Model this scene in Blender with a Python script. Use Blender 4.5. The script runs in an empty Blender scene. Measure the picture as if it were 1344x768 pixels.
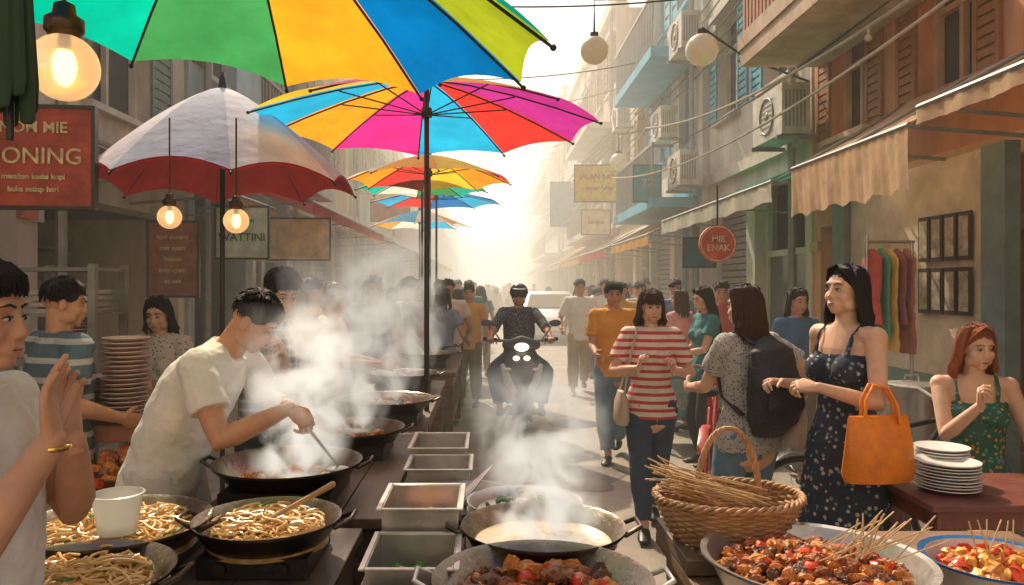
import bpy, math, random
from mathutils import Vector as V, Matrix
random.seed(7)
sc=bpy.context.scene
rnd=random.random
def ru(a,b): return a+(b-a)*random.random()
# ---------------------------------------------------------------- materials
def mixn(nt,f,a,b):
    n=nt.nodes.new('ShaderNodeMix'); n.data_type='RGBA'
    for i,x in ((0,f),(6,a),(7,b)):
        if hasattr(x,'links'): nt.links.new(x,n.inputs[i])
        else: n.inputs[i].default_value = x if i==0 else (x[0],x[1],x[2],1)
    return n.outputs[2]
def mth(nt,op,a,b=0.0,c=None):
    n=nt.nodes.new('ShaderNodeMath'); n.operation=op
    for i,x in ((0,a),(1,b)) + (((2,c),) if c is not None else ()):
        if hasattr(x,'links'): nt.links.new(x,n.inputs[i])
        else: n.inputs[i].default_value=x
    return n.outputs[0]
def mk(name,c,r=.6,m=0,var=.2,vs=6,bump=.15,bs=40,trans=0,emit=0,pat=None,stretch=None,sss=0,rvar=.1):
    mt=bpy.data.materials.new(name); mt.use_nodes=True; nt=mt.node_tree; N=nt.nodes; L=nt.links
    bs_=N['Principled BSDF']; out=N['Material Output']
    tc=N.new('ShaderNodeTexCoord'); co=tc.outputs['Object']
    if stretch:
        mp=N.new('ShaderNodeMapping'); mp.inputs['Scale'].default_value=stretch; L.new(co,mp.inputs[0]); cs=mp.outputs[0]
    else: cs=co
    col=c
    sep=N.new('ShaderNodeSeparateXYZ'); L.new(co,sep.inputs[0])
    if pat:
        k=pat[0]
        if k=='stripes':
            f=mth(nt,'FRACT',mth(nt,'DIVIDE',sep.outputs[2],pat[2])); f=mth(nt,'LESS_THAN',f,pat[3]); col=mixn(nt,f,c,pat[1])
        elif k=='plaid':
            f1=mth(nt,'LESS_THAN',mth(nt,'FRACT',mth(nt,'DIVIDE',sep.outputs[2],pat[2])),.35)
            f2=mth(nt,'LESS_THAN',mth(nt,'FRACT',mth(nt,'DIVIDE',mth(nt,'ADD',sep.outputs[0],sep.outputs[1]),pat[2])),.35)
            f=mth(nt,'MULTIPLY',mth(nt,'ADD',f1,f2),.5); col=mixn(nt,f,c,pat[1])
        elif k=='dots':
            vo=N.new('ShaderNodeTexVoronoi'); vo.inputs['Scale'].default_value=pat[2]; L.new(co,vo.inputs['Vector'])
            f=mth(nt,'LESS_THAN',vo.outputs['Distance'],pat[3])
            sp=N.new('ShaderNodeSeparateColor'); L.new(vo.outputs['Color'],sp.inputs[0])
            c3=pat[4] if len(pat)>4 else pat[1]
            cc=mixn(nt,mth(nt,'GREATER_THAN',sp.outputs[0],.5),pat[1],c3); col=mixn(nt,f,c,cc)
        elif k=='random':
            oi=N.new('ShaderNodeObjectInfo'); cr=N.new('ShaderNodeValToRGB'); cr.color_ramp.interpolation='CONSTANT'
            cs_=pat[1]; e=cr.color_ramp.elements
            e[0].position=0; e[0].color=(*cs_[0],1); e[1].position=1/len(cs_); e[1].color=(*cs_[1],1)
            for i in range(2,len(cs_)):
                q=e.new(i/len(cs_)); q.color=(*cs_[i],1)
            L.new(oi.outputs['Random'],cr.inputs[0]); col=cr.outputs[0]
    if var>0:
        no=N.new('ShaderNodeTexNoise'); no.inputs['Scale'].default_value=vs; no.inputs['Detail'].default_value=6; no.inputs['Roughness'].default_value=.65
        L.new(cs,no.inputs['Vector'])
        mr=N.new('ShaderNodeMapRange'); mr.inputs[1].default_value=.3; mr.inputs[2].default_value=.7
        mr.inputs[3].default_value=1-var; mr.inputs[4].default_value=1+var*.6; L.new(no.outputs[0],mr.inputs[0])
        vm=N.new('ShaderNodeVectorMath'); vm.operation='SCALE'
        if hasattr(col,'links'): L.new(col,vm.inputs[0])
        else: vm.inputs[0].default_value=col
        L.new(mr.outputs[0],vm.inputs['Scale']); col=vm.outputs[0]
        L.new(mth(nt,'ADD',mth(nt,'MULTIPLY',no.outputs[0],rvar*2),r-rvar),bs_.inputs['Roughness'])
    else: bs_.inputs['Roughness'].default_value=r
    if hasattr(col,'links'): L.new(col,bs_.inputs['Base Color'])
    else: bs_.inputs['Base Color'].default_value=(*col,1)
    bs_.inputs['Metallic'].default_value=m
    if sss:
        bs_.inputs['Subsurface Weight'].default_value=sss; bs_.inputs['Subsurface Scale'].default_value=.02
    if bump>0:
        n2=N.new('ShaderNodeTexNoise'); n2.inputs['Scale'].default_value=bs; n2.inputs['Detail'].default_value=4; L.new(cs,n2.inputs['Vector'])
        bp=N.new('ShaderNodeBump'); bp.inputs['Strength'].default_value=min(1,bump*2); bp.inputs['Distance'].default_value=.01
        L.new(n2.outputs[0],bp.inputs['Height']); L.new(bp.outputs[0],bs_.inputs['Normal'])
    if emit:
        bs_.inputs['Emission Color'].default_value=(*c,1); bs_.inputs['Emission Strength'].default_value=emit
    if trans:
        tr=N.new('ShaderNodeBsdfTranslucent')
        if hasattr(col,'links'): L.new(col,tr.inputs[0])
        else: tr.inputs[0].default_value=(*col,1)
        ms=N.new('ShaderNodeMixShader'); ms.inputs[0].default_value=trans
        L.new(bs_.outputs[0],ms.inputs[1]); L.new(tr.outputs[0],ms.inputs[2]); L.new(ms.outputs[0],out.inputs[0])
    return mt
# ---------------------------------------------------------------- mesh builder
class MB:
    def __init__(s): s.v=[];s.f=[];s.m=[];s.s=[];s.T=None
    def add(s,vs,fs,m=0,sm=True):
        o=len(s.v)
        s.v.extend([(s.T@V(p))[:] if s.T else tuple(p) for p in vs])
        for f in fs: s.f.append([i+o for i in f]); s.m.append(m); s.s.append(sm)
    def box(s,x0,x1,y0,y1,z0,z1,m=0):
        if x0>x1:x0,x1=x1,x0
        s.add([(x0,y0,z0),(x1,y0,z0),(x1,y1,z0),(x0,y1,z0),(x0,y0,z1),(x1,y0,z1),(x1,y1,z1),(x0,y1,z1)],
              [(0,3,2,1),(4,5,6,7),(0,1,5,4),(1,2,6,5),(2,3,7,6),(3,0,4,7)],m,False)
    def obox(s,c,sz,R,m=0):
        vs=[]
        for z in(-1,1):
            for x,y in((-1,-1),(1,-1),(1,1),(-1,1)): vs.append(V(c)+R@V((x*sz[0]/2,y*sz[1]/2,z*sz[2]/2)))
        s.add(vs,[(0,3,2,1),(4,5,6,7),(0,1,5,4),(1,2,6,5),(2,3,7,6),(3,0,4,7)],m,False)
    def ell(s,c,r,R=None,m=0,nu=16,nv=10):
        c=V(c); R=R or Matrix.Identity(3)
        if not hasattr(r,'__len__'): r=(r,r,r)
        vs=[c+R@V((0,0,-r[2]))]
        for j in range(1,nv):
            a=-math.pi/2+math.pi*j/nv
            for i in range(nu):
                b=2*math.pi*i/nu; vs.append(c+R@V((r[0]*math.cos(a)*math.cos(b),r[1]*math.cos(a)*math.sin(b),r[2]*math.sin(a))))
        vs.append(c+R@V((0,0,r[2]))); fs=[]
        for i in range(nu):
            k=(i+1)%nu; fs.append((0,1+k,1+i)); fs.append((len(vs)-1,1+(nv-2)*nu+i,1+(nv-2)*nu+k))
            for j in range(nv-2): fs.append((1+j*nu+i,1+j*nu+k,1+(j+1)*nu+k,1+(j+1)*nu+i))
        s.add(vs,fs,m,True)
    def tube(s,pts,rad,m=0,n=10,side=None,cap='round',sm=True,closed=False):
        P=[V(p) for p in pts]
        if not hasattr(rad,'__len__'): rad=[rad]*len(P)
        R=[(r,r) if not hasattr(r,'__len__') else tuple(r) for r in rad]
        if isinstance(cap,str): cap=(cap,cap)
        if not closed:
            if cap[0]=='round':
                t=(P[0]-P[1]).normalized(); r=min(R[0]); a=R[0]; p=P[0]
                P=[p+t*r*.99,p+t*r*.87,p+t*r*.5]+P; R=[(a[0]*.12,a[1]*.12),(a[0]*.5,a[1]*.5),(a[0]*.87,a[1]*.87)]+R
            if cap[1]=='round':
                t=(P[-1]-P[-2]).normalized(); r=min(R[-1]); a=R[-1]; p=P[-1]
                P=P+[p+t*r*.5,p+t*r*.87,p+t*r*.99]; R=R+[(a[0]*.87,a[1]*.87),(a[0]*.5,a[1]*.5),(a[0]*.12,a[1]*.12)]
        k=len(P); vs=[]; px=None
        for i in range(k):
            a=P[(i-1)%k] if (closed or i>0) else P[i]; b=P[(i+1)%k] if (closed or i<k-1) else P[i]
            t=(b-a)
            t=t.normalized() if t.length>1e-9 else V((0,0,1))
            h=V(side) if side is not None else (px if px is not None else (V((1,0,0)) if abs(t.x)<.8 else V((0,1,0))))
            x=h-t*h.dot(t)
            if x.length<1e-5: x=V((0,1,0))-t*t.y
            x.normalize(); px=x; y=t.cross(x)
            for q in range(n):
                an=2*math.pi*q/n; vs.append(P[i]+x*R[i][0]*math.cos(an)+y*R[i][1]*math.sin(an))
        fs=[]
        for i in range(k if closed else k-1):
            j=(i+1)%k
            for q in range(n): w=(q+1)%n; fs.append((i*n+q,i*n+w,j*n+w,j*n+q))
        if not closed: fs.append(tuple(range(n))[::-1]); fs.append(tuple((k-1)*n+q for q in range(n)))
        s.add(vs,fs,m,sm)
    def cyl(s,a,b,r0,r1=None,m=0,n=16): s.tube([a,b],[r0,r0 if r1 is None else r1],m,n,cap='flat')
    def ring(s,c,R,r,m=0,ax='z',n=28,k=8):
        pts=[]
        for i in range(n):
            a=2*math.pi*i/n; u,w=R*math.cos(a),R*math.sin(a)
            pts.append(V(c)+V({'z':(u,w,0),'x':(0,u,w),'y':(u,0,w)}[ax]))
        s.tube(pts,r,m,k,side={'z':(0,0,1),'x':(1,0,0),'y':(0,1,0)}[ax],closed=True)
    def lathe(s,prof,c,m=0,n=32,sm=True):
        c=V(c); vs=[]; fs=[]; k=len(prof)
        for r,z in prof:
            for i in range(n):
                a=2*math.pi*i/n; vs.append(c+V((r*math.cos(a),r*math.sin(a),z)))
        for j in range(k-1):
            for i in range(n): w=(i+1)%n; fs.append((j*n+i,j*n+w,(j+1)*n+w,(j+1)*n+i))
        s.add(vs,fs,m,sm)
    def obj(s,name,mats,parent=None,loc=(0,0,0),rz=0,bevel=0,vox=0,smooth=2,disp=0,dsc=.1,sharp=40,data_only=False):
        me=bpy.data.meshes.new(name); me.from_pydata(s.v,[],s.f)
        if not isinstance(mats,(list,tuple)): mats=[mats]
        for q in mats: me.materials.append(q)
        me.polygons.foreach_set('material_index',s.m); me.polygons.foreach_set('use_smooth',s.s); me.update()
        if sharp and not vox:
            try: me.set_sharp_from_angle(angle=math.radians(sharp))
            except Exception: pass
        o=bpy.data.objects.new(name,me); sc.collection.objects.link(o); o.location=loc; o.rotation_euler=(0,0,rz)
        if parent: o.parent=parent
        if bevel:
            b=o.modifiers.new('bevel','BEVEL'); b.width=bevel; b.segments=2; b.limit_method='ANGLE'; b.harden_normals=False
        if vox:
            r=o.modifiers.new('skin','REMESH'); r.mode='VOXEL'; r.voxel_size=vox; r.use_smooth_shade=True; r.adaptivity=0
            q=o.modifiers.new('sm','SMOOTH'); q.factor=.5; q.iterations=smooth
        if disp:
            t=bpy.data.textures.new(name+'_folds','CLOUDS'); t.noise_scale=dsc; t.noise_depth=2
            d=o.modifiers.new('folds','DISPLACE'); d.texture=t; d.strength=disp; d.mid_level=.5; d.texture_coords='LOCAL'
        return o
def empty(name,loc=(0,0,0),rz=0):
    o=bpy.data.objects.new(name,None); sc.collection.objects.link(o); o.location=loc; o.rotation_euler=(0,0,rz); o.empty_display_size=.1
    return o
# ---------------------------------------------------------------- palette
SK=mk('skin_tan',(.57,.30,.18),.55,var=.16,vs=14,bump=.07,bs=150,sss=.12)
SK2=mk('skin_light',(.72,.44,.29),.55,var=.14,vs=14,bump=.06,bs=150,sss=.12)
EYEW=mk('eye_white',(.6,.55,.5),.25,var=0,bump=0)
IRIS=mk('iris_dark',(.02,.012,.008),.1,var=0,bump=0)
LIP=mk('lips',(.50,.18,.15),.4,var=.1,bump=0)
HB=mk('hair_black',(.016,.012,.010),.48,var=.3,vs=30,bump=.5,bs=60,stretch=(8,8,.5))
HBR=mk('hair_brown',(.075,.034,.018),.48,var=.35,vs=30,bump=.5,bs=60,stretch=(8,8,.5))
HRED=mk('hair_red',(.42,.10,.025),.48,var=.35,vs=30,bump=.5,bs=60,stretch=(8,8,.5))
HGR=mk('hair_grey',(.25,.2,.17),.6,var=.3,vs=60,bump=.3)
SHOE=mk('shoe_black',(.02,.02,.022),.45,bump=.05)
SHOEB=mk('shoe_brown',(.16,.09,.05),.5,bump=.05)
def cloth(n,c,**k):
    k.setdefault('var',.14); k.setdefault('vs',9); k.setdefault('bump',.15); k.setdefault('bs',250); return mk(n,c,.88,trans=k.pop('trans',0),**k)
WHT=cloth('cloth_white',(.82,.79,.73)); JEAN=cloth('denim_dark',(.045,.07,.12),var=.3); JEANL=cloth('denim_blue',(.13,.22,.32),var=.3)
KHA=cloth('khaki',(.48,.38,.27)); BLK=cloth('cloth_black',(.03,.03,.035)); GRYT=cloth('trousers_grey',(.2,.19,.19))
# ---------------------------------------------------------------- people
def ik(a,t,l1,l2,pole):
    d=t-a; L=d.length; mx=(l1+l2)*.995
    if L>mx: t=a+d.normalized()*mx; d=t-a; L=mx
    u=d.normalized(); x=(l1*l1-l2*l2+L*L)/(2*L); h=math.sqrt(max(0,l1*l1-x*x))
    p=V(pole); p=p-u*p.dot(u)
    if p.length<1e-4: p=V((0,-1,0))
    return a+u*x+p.normalized()*h, t
def lerp(xs,t):
    for i in range(len(xs)-1):
        if t<=xs[i+1][0]:
            a,b=xs[i],xs[i+1]; f=(t-a[0])/max(1e-6,b[0]-a[0]); return a[1]+(b[1]-a[1])*f
    return xs[-1][1]
def hand(mb,W,d,n,right,s,curl,m=0):
    d=d.normalized(); n=(n-d*n.dot(d)).normalized(); th=d.cross(n) if right else n.cross(d)
    pl=.088*s
    mb.tube([W-d*.02*s,W+d*.02*s,W+d*pl*.55,W+d*pl],[(.022*s,.017*s),(.03*s,.017*s),(.040*s,.015*s),(.039*s,.011*s)],m,12,side=th)
    for i,(o,L) in enumerate(((.030,.070),(.0105,.080),(-.0095,.074),(-.029,.058))):
        p=W+d*(pl*.93 - abs(o-.008)*.25)+th*o*s; a=0; pts=[p]; dd=(d+th*(o*2.2)).normalized()
        for q,(fr,an) in enumerate(((.45,.9),(.3,1.2),(.25,.8))):
            a+=an*curl*(1+.08*i); v=dd*math.cos(a)+n*math.sin(a); p=p+v*L*fr*s; pts.append(p)
        mb.tube(pts,[.0092*s,.0085*s,.0078*s,.0065*s],m,8)
    p=W+d*.022*s+th*.024*s; v=(d*.6+th*.75+n*.25).normalized(); p1=p+v*.042*s
    v2=(d*.85+th*.25+n*(.2+.7*curl)).normalized(); p2=p1+v2*.03*s; p3=p2+(v2+n*.3*curl).normalized()*.024*s
    mb.tube([p-v*.01*s,p1,p2,p3],[.014*s,.0115*s,.0098*s,.0075*s],m,8)
def human(name,loc,yaw,H=1.65,fem=False,lean=0,bend=0,twist=0,hz=None,head=(0,0),hands=(None,None),elb=(None,None),
          feet=None,knee=None,top=None,sl=.55,bot=None,bl=1.9,dress=None,neck='tee',hair='short',hmat=HB,hlen=.25,skin=SK,vox=.0065,
          hd=(None,None),hn=(None,None),curl=(.5,.5),shoe=SHOE,bake=False,fat=1.0,tl=.05,bangs=False,fold=.020,part=0):
    rad=math.radians; yw=rad(yaw); M=Matrix.Translation(V(loc))@Matrix.Rotation(yw,4,'Z'); Mi=M.inverted(); Ri=Mi.to_3x3()
    E=empty(name,loc,yw); s=H/1.7; k=.86 if fem else 1.0
    lean=rad(lean); bend=rad(bend)
    dr=lambda a:V((0,math.sin(a),math.cos(a)))
    P=V((0,0,hz if hz else .52*H)); Wp=P+dr(lean)*.09*H; C=Wp+dr(lean+.5*bend)*.11*H; S=C+dr(lean+bend)*.095*H; NB=S+dr(lean+bend)*.03*H
    hR=Matrix.Rotation(rad(head[0]),3,'Z')@Matrix.Rotation(-rad(head[1]),3,'X')
    nd=(dr(lean+bend)+hR@V((0,0,1))).normalized(); HP=NB+nd*.045*H; HC=HP+hR@V((0,.014,.062))*s
    X=Matrix.Rotation(rad(twist),3,'Z')@V((1,0,0)); sw=(.092 if fem else .104)*H
    if fem: tr=[(.092,.07),(.104,.074),(.072,.056),(.084,.062),(.086,.054),(.072,.040),(.030,.030)]
    else: tr=[(.088,.068),(.096,.070),(.086,.062),(.1,.070),(.100,.062),(.078,.042),(.034,.034)]
    tp=[P-dr(lean)*.05*H,P,Wp,C,C+(S-C)*.6,S,NB]
    tr=[(a*H*fat,b*H*fat) for a,b in tr[:6]]+[(tr[6][0]*H,tr[6][1]*H)]
    b=MB(); b.tube(tp,tr,0,20,side=X)
    b.tube([S-nd*.02,NB,HP+nd*.03*s],[(.036*H*k,.034*H*k),(.033*H*k,.033*H*k),(.032*H*k,.034*H*k)],0,14,side=X)
    fw=Matrix.Rotation(rad(twist),3,'Z')@V((0,1,0))
    if fem:
        for sg in(-1,1): b.ell(C+X*sg*.045*H+fw*.045*H,.036*H)
    def hp(x,y,z): return HC+hR@V((x,y,z))*s
    hs=.96 if fem else 1.0
    def he(x,y,z,r): b.ell(hp(x,y,z),[q*s for q in r],hR,0,18,12)
    he(0,-.012,.032,(.074*hs,.090,.080)); he(0,.016,-.030,(.061*hs,.066,.074)); he(0,.056,-.084,(.026*hs,.024,.021))
    for sg in(-1,1):
        he(sg*.035*hs,.048,-.028,(.027,.028,.030)); he(sg*.046*hs,.016,-.062,(.020,.040,.028)); he(sg*.077*hs,-.008,-.008,(.008,.018,.031)); he(sg*.0105,.086,-.033,(.0085,.009,.0075))
    he(0,.066,.032,(.052*hs,.015,.016))
    he(0,.072,-.060,(.030,.018,.021))
    b.tube([hp(0,.074,.020),hp(0,.083,-.006),hp(0,.0915,-.028)],[.0085*s,.0095*s,.0112*s],0,10)
    sh=[];el=[];wr=[]
    l1,l2=.172*H,.152*H
    ar=[(0,.030*H*k),(.3,.030*H*k),(1,.0235*H*k),(1.25,.0255*H*k),(2,.0155*H*k)]
    for i,sg in((0,1),(1,-1)):
        a=S+X*sg*sw-V((0,0,.006*H)); tg=Mi@V(hands[i]) if hands[i] else a+V((sg*.055*H,.05*H,-.308*H))
        po=Ri@V(elb[i]) if elb[i] else V((sg*.5,-1,-.5)); e,w=ik(a,tg,l1,l2,po); sh.append(a);el.append(e);wr.append(w)
        ap=lambda t:(a+(e-a)*t) if t<=1 else e+(w-e)*(t-1)
        ts=[0,.25,.5,.8,1,1.2,1.5,1.8,2]
        b.tube([ap(t) for t in ts],[lerp(ar,t) for t in ts],0,12)
        b.ell(a,.033*H*k)
        b.tube([S+X*sg*.03*H,a],[.034*H*k,.030*H*k],0,12)
    hp_=[];kn=[];an=[]
    lr=[(0,.054*H),(.5,.043*H),(1,.031*H),(1.3,.033*H),(1.75,.022*H),(2,.020*H)]
    for i,sg in((0,1),(1,-1)):
        a=P+X*sg*.05*H-V((0,0,.01*H)); f=feet[i] if feet else None
        tg=Mi@V(f) if f else V((sg*.065*H,(.0),.048*H))
        po=Ri@V(knee[i]) if knee else V((sg*.15,1,.1)); e,w=ik(a,tg,.238*H,.236*H,po); hp_.append(a);kn.append(e);an.append(w)
        lp=lambda t:(a+(e-a)*t) if t<=1 else e+(w-e)*(t-1)
        ts=[0,.3,.6,.9,1,1.15,1.35,1.6,1.85,2]
        b.tube([lp(t) for t in ts],[lerp(lr,t)*(1.03 if fem and t<.6 else 1) for t in ts],0,14)
        b.tube([w-V((0,.02,.02))*s,w+V((0,.05,-.045))*s,w+V((0,.13,-.06))*s],[(.03*s,.03*s),(.036*s,.024*s),(.034*s,.014*s)],0,10,side=(1,0,0))
    parts=[]
    parts.append(b.obj('body',[skin],E,vox=vox,smooth=3))
    h=MB(); hs_=s*(.93 if fem else 1)
    for i in(0,1):
        d=(Ri@V(hd[i])) if hd[i] else (wr[i]-el[i]); n=(Ri@V(hn[i])) if hn[i] else V((-1 if i==0 else 1,.25,0))
        if abs(d.normalized().dot(n.normalized()))>.95: n=V((0,.3,-1))
        hand(h,wr[i],d,n,i==0,hs_,curl[i])
    parts.append(h.obj('hands',[skin],E,vox=max(.0026,vox*.42) if vox<.012 else .007,smooth=2))
    f=MB()
    for sg in(-1,1):
        f.ell(hp(sg*.030*hs,.0745,.003),[.0125*s,.0070*s,.0052*s],hR,0,12,8); f.ell(hp(sg*.030*hs,.0792,.003),[.0056*s,.0034*s,.0050*s],hR,1,10,8)
        f.tube([hp(sg*.016,.078,.004),hp(sg*.023*hs,.0815,.0088),hp(sg*.033*hs,.081,.0092),hp(sg*.044*hs,.073,.004)],[.0014*s,.0026*s,.0026*s,.0016*s],1,6)
        f.tube([hp(sg*.013,.081,.027),hp(sg*.03*hs,.0795,.032),hp(sg*.046*hs,.068,.027)],[(.003*s,.003*s),(.004*s,.003*s),(.002*s,.002*s)],3,6)
    f.ell(hp(0,.0880,-.0575),[.019*s,.0055*s,.0036*s],hR,2,12,6); f.ell(hp(0,.0872,-.0645),[.0165*s,.006*s,.0045*s],hR,2,12,6)
    f.tube([hp(-.019,.085,-.061),hp(0,.0932,-.0612),hp(.019,.085,-.061)],.0009*s,1,5)
    parts.append(f.obj('face',[EYEW,IRIS,LIP,hmat],E))
    g=MB()
    if hair!='none':
        if hair in('short','long','grey'):
            fy=-.012 if hair=='short' else -.016
            g.ell(hp(0,fy,.045),[.0810*s*hs,.087*s,.079*s],hR,0,24,16)
            N=(620 if hair=='short' else 120) if vox<.01 else 40
            crown=V((.01,-.045,.12)); q=.0036 if vox<.01 else .0065
            for i in range(N):
                u=ru(-math.pi,math.pi); w=ru(-.25,1.45) if abs(u)<2.2 else ru(-.75,1.4)
                if abs(u)>1.75 and w<.5: w=ru(.5,1.4)
                c0=V((math.sin(u)*math.cos(w)*.082*hs,-math.cos(u)*math.cos(w)*.088+fy,math.sin(w)*.080+.045))
                nn=V((c0.x,c0.y-fy,c0.z-.045)).normalized(); dn=(c0-crown).normalized()+V((ru(-.3,.3),ru(-.3,.3),ru(-.3,.2))); dn=(dn-nn*dn.dot(nn)).normalized()
                L=ru(.022,.042)
                g.tube([hp(*(c0-nn*.002)),hp(*(c0+nn*.005+dn*L*.5)),hp(*(c0+nn*.0035+dn*L))],[q*s,q*.8*s,q*.15*s],0,4)
            if hair=='short' and vox<.01:
                for i in range(110):
                    x=ru(-.066,.066); yy=math.sqrt(max(0,1-(x/.082)**2)); dx=ru(-.008,.014)
                    g.tube([hp(x*.8,.045*yy,.116),hp(x+dx*.5,.076*yy+.002,.090),hp(x+dx,.083*yy+.003,.058+ru(-.012,.012))],[.0035*s,.0042*s,.001*s],0,4)
        if hair=='long':
            N=280 if vox<.01 else 36
            for i in range(N):
                ph=ru(-1.95,1.95)
                sx=math.sin(ph); cy=-math.cos(ph); L=hlen*ru(.78,1.06); j=ru(.95,1.09)
                a0=V((part*.02+sx*.02,.02*(1-abs(ph)/2)-.0,.122)); wv=ru(-.006,.006)
                p=[a0,V((sx*.066*hs*j,cy*.066*j-.008,.100)),V((sx*.087*hs*j,cy*.090*j-.010,.03)),V((sx*.088*j+wv,cy*.088*j-.014,-.05)),
                   V((sx*(.088+.02)*j-wv,cy*.085*j-.020,-.11)),V((sx*(.10)*j+wv,cy*.075*j-.03,-.05-L*.6)),V((sx*.095*j+ru(-.014,.014),cy*.075*j-.035,-.05-L))]
                if L<.12: p=p[:5]
                z_=.62 if vox<.01 else 1
                rr=[.006,.009,.010,.010,.009,.008,.002][:len(p)]
                g.tube([hp(*q) for q in p],[q*s*z_ for q in rr],0,5)
            g.tube([hp(0,-.05,.04),hp(0,-.055,-.06),hp(0,-.07,-.06-hlen*.8)],[(.07*s,.05*s),(.072*s,.042*s),(.06*s,.02*s)],0,14,side=X)
            if not bangs and vox<.01:
                for i in range(80):
                    sg=-1 if i%2 else 1; t=ru(.0,1)
                    g.tube([hp(part*.015+sg*.004,.055-.03*t,.118),hp(sg*(.036+.012*t),.072-.04*t,.098),hp(sg*(.066+.006*t)*hs,.046-.03*t,.055),hp(sg*.081*hs,.026-.03*t,.0),hp(sg*.083+ru(-.004,.004),.012-.03*t,-.06)],[.003*s,.0045*s,.005*s,.005*s,.001*s],0,4)
        if bangs:
            for i in range(80):
                x=ru(-.062,.062); yy=math.sqrt(max(0,1-(x/.078)**2))
                g.tube([hp(x*.4,.035,.122),hp(x*.85,.068*yy+.006,.098),hp(x,.084*yy,.060),hp(x*1.02+ru(-.004,.004),.087*yy,.026+ru(-.009,.01))],[.003*s,.004*s,.004*s,.001*s],0,4)
        if hair=='helmet':
            g.ell(hp(0,-.012,.042),[.104*s,.118*s,.100*s],hR,0,28,18); g.tube([hp(0,.085,.085),hp(0,.13,.072)],[(.08*s,.008*s),(.06*s,.005*s)],0,14,side=hR@V((1,0,0)))
            g.ring(hp(0,-.010,.030),.102*s,.008*s,1); g.tube([hp(.085,.01,0),hp(.06,.03,-.08),hp(0,.05,-.112),hp(-.06,.03,-.08),hp(-.085,.01,0)],.005*s,1,6)
        parts.append(g.obj('hair' if hair!='helmet' else hair,[hmat,SHOE],E))
    gp=.013
    if top or dress:
        tm=top or dress; t=MB()
        base=P-dr(lean)*tl*H
        if neck=='tee':
            pts=[base,P,Wp,C,C+(S-C)*.6,S,NB]; rr=[(tr[0][0]+gp*1.9,tr[0][1]+gp*1.9)]+[(a+gp,c+gp) for a,c in tr[1:6]]+[(.046*H*k,.044*H*k)]
            if fem is False: rr[2]=(tr[2][0]+gp*2,tr[2][1]+gp*2)
        else:
            pts=[base,P,Wp,C,C+(S-C)*.45]; rr=[(tr[0][0]+gp*1.6,tr[0][1]+gp*1.6)]+[(a+gp*.8,c+gp*.8) for a,c in tr[1:5]]
        t.tube(pts,rr,0,24,side=X,cap='flat')
        if fem:
            for sg in(-1,1): t.ell(C+X*sg*.045*H+fw*.046*H,.041*H)
        if neck!='tee':
            for sg in(-1,1):
                q=C+X*sg*.05*H
                t.tube([q+fw*.07*H,S+X*sg*.055*H+fw*.040*H,S+X*sg*.055*H+V((0,0,.036*H)),S+X*sg*.05*H-fw*.045*H,q+(S-C)*.4-fw*.055*H],[(.012,.006)]*5,0,8)
        else:
            for i,sg in((0,1),(1,-1)):
                a,e,w=sh[i],el[i],wr[i]; ap=lambda t_:(a+(e-a)*t_) if t_<=1 else e+(w-e)*(t_-1)
                n_=6 if sl<=1 else 10; ts=[sl*j/(n_-1) for j in range(n_)]
                fl=.012 if sl<1 else .004
                t.tube([a-X*sg*.04*H]+[ap(q) for q in ts],[.034*H]+[lerp(ar,q)+gp+fl*(q/sl) for q in ts],0,14,cap=('round','flat')); t.ell(a,.033*H*k+gp)
                t.tube([S+X*sg*.03*H,a],[.034*H*k+gp*.8,.030*H*k+gp],0,12)
        if dress:
            hem=bl; q0=P.z; pts=[Wp,P,V((0,P.y+.01,q0*.6+hem*.4)),V((0,P.y+.02,hem))]
            t.tube(pts,[(.08*H,.062*H),(.112*H,.085*H),(.118*H,.095*H),(.125*H,.105*H)],0,24,side=X,cap='flat')
        v=vox if vox>.01 else vox*1.1
        parts.append(t.obj('dress' if dress else 'shirt',[tm],E,vox=v,smooth=4,disp=fold,dsc=.08))
    if bot:
        t=MB(); g2=.013
        t.tube([Wp-dr(lean)*.01*H,P,P-V((0,0,.035*H))],[(tr[2][0]+.008,tr[2][1]+.008),(tr[1][0]+g2*.8,tr[1][1]+g2*.8),(.098*H*fat,.076*H)],0,22,side=X,cap=('flat','round'))
        for i in(0,1):
            a,e,w=hp_[i],kn[i],an[i]; lp=lambda q:(a+(e-a)*q) if q<=1 else e+(w-e)*(q-1)
            ts=[bl*j/11 for j in range(12)]
            t.tube([lp(q) for q in ts],[lerp(lr,q)+g2+(.006 if fem else .02)*min(1,q) for q in ts],0,16,cap=('round','flat'))
        v=vox if vox>.01 else vox*1.3
        parts.append(t.obj('trousers' if bl>1.2 else 'shorts',[bot],E,vox=v,smooth=4,disp=min(fold,.012),dsc=.1))
    t=MB()
    for i in(0,1):
        w=an[i]
        t.tube([w+V((0,-.035,-.045))*s,w+V((0,.03,-.043))*s,w+V((0,.10,-.055))*s,w+V((0,.165,-.062))*s],[(.034*s,.034*s),(.041*s,.036*s),(.046*s,.024*s),(.036*s,.016*s)],0,14,side=(1,0,0))
    parts.append(t.obj('shoes',[shoe],E))
    info=dict(E=E,M=M,sh=sh,el=el,wr=wr,S=S,C=C,P=P,HC=HC,parts=parts,an=an,kn=kn,X=X)
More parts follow.
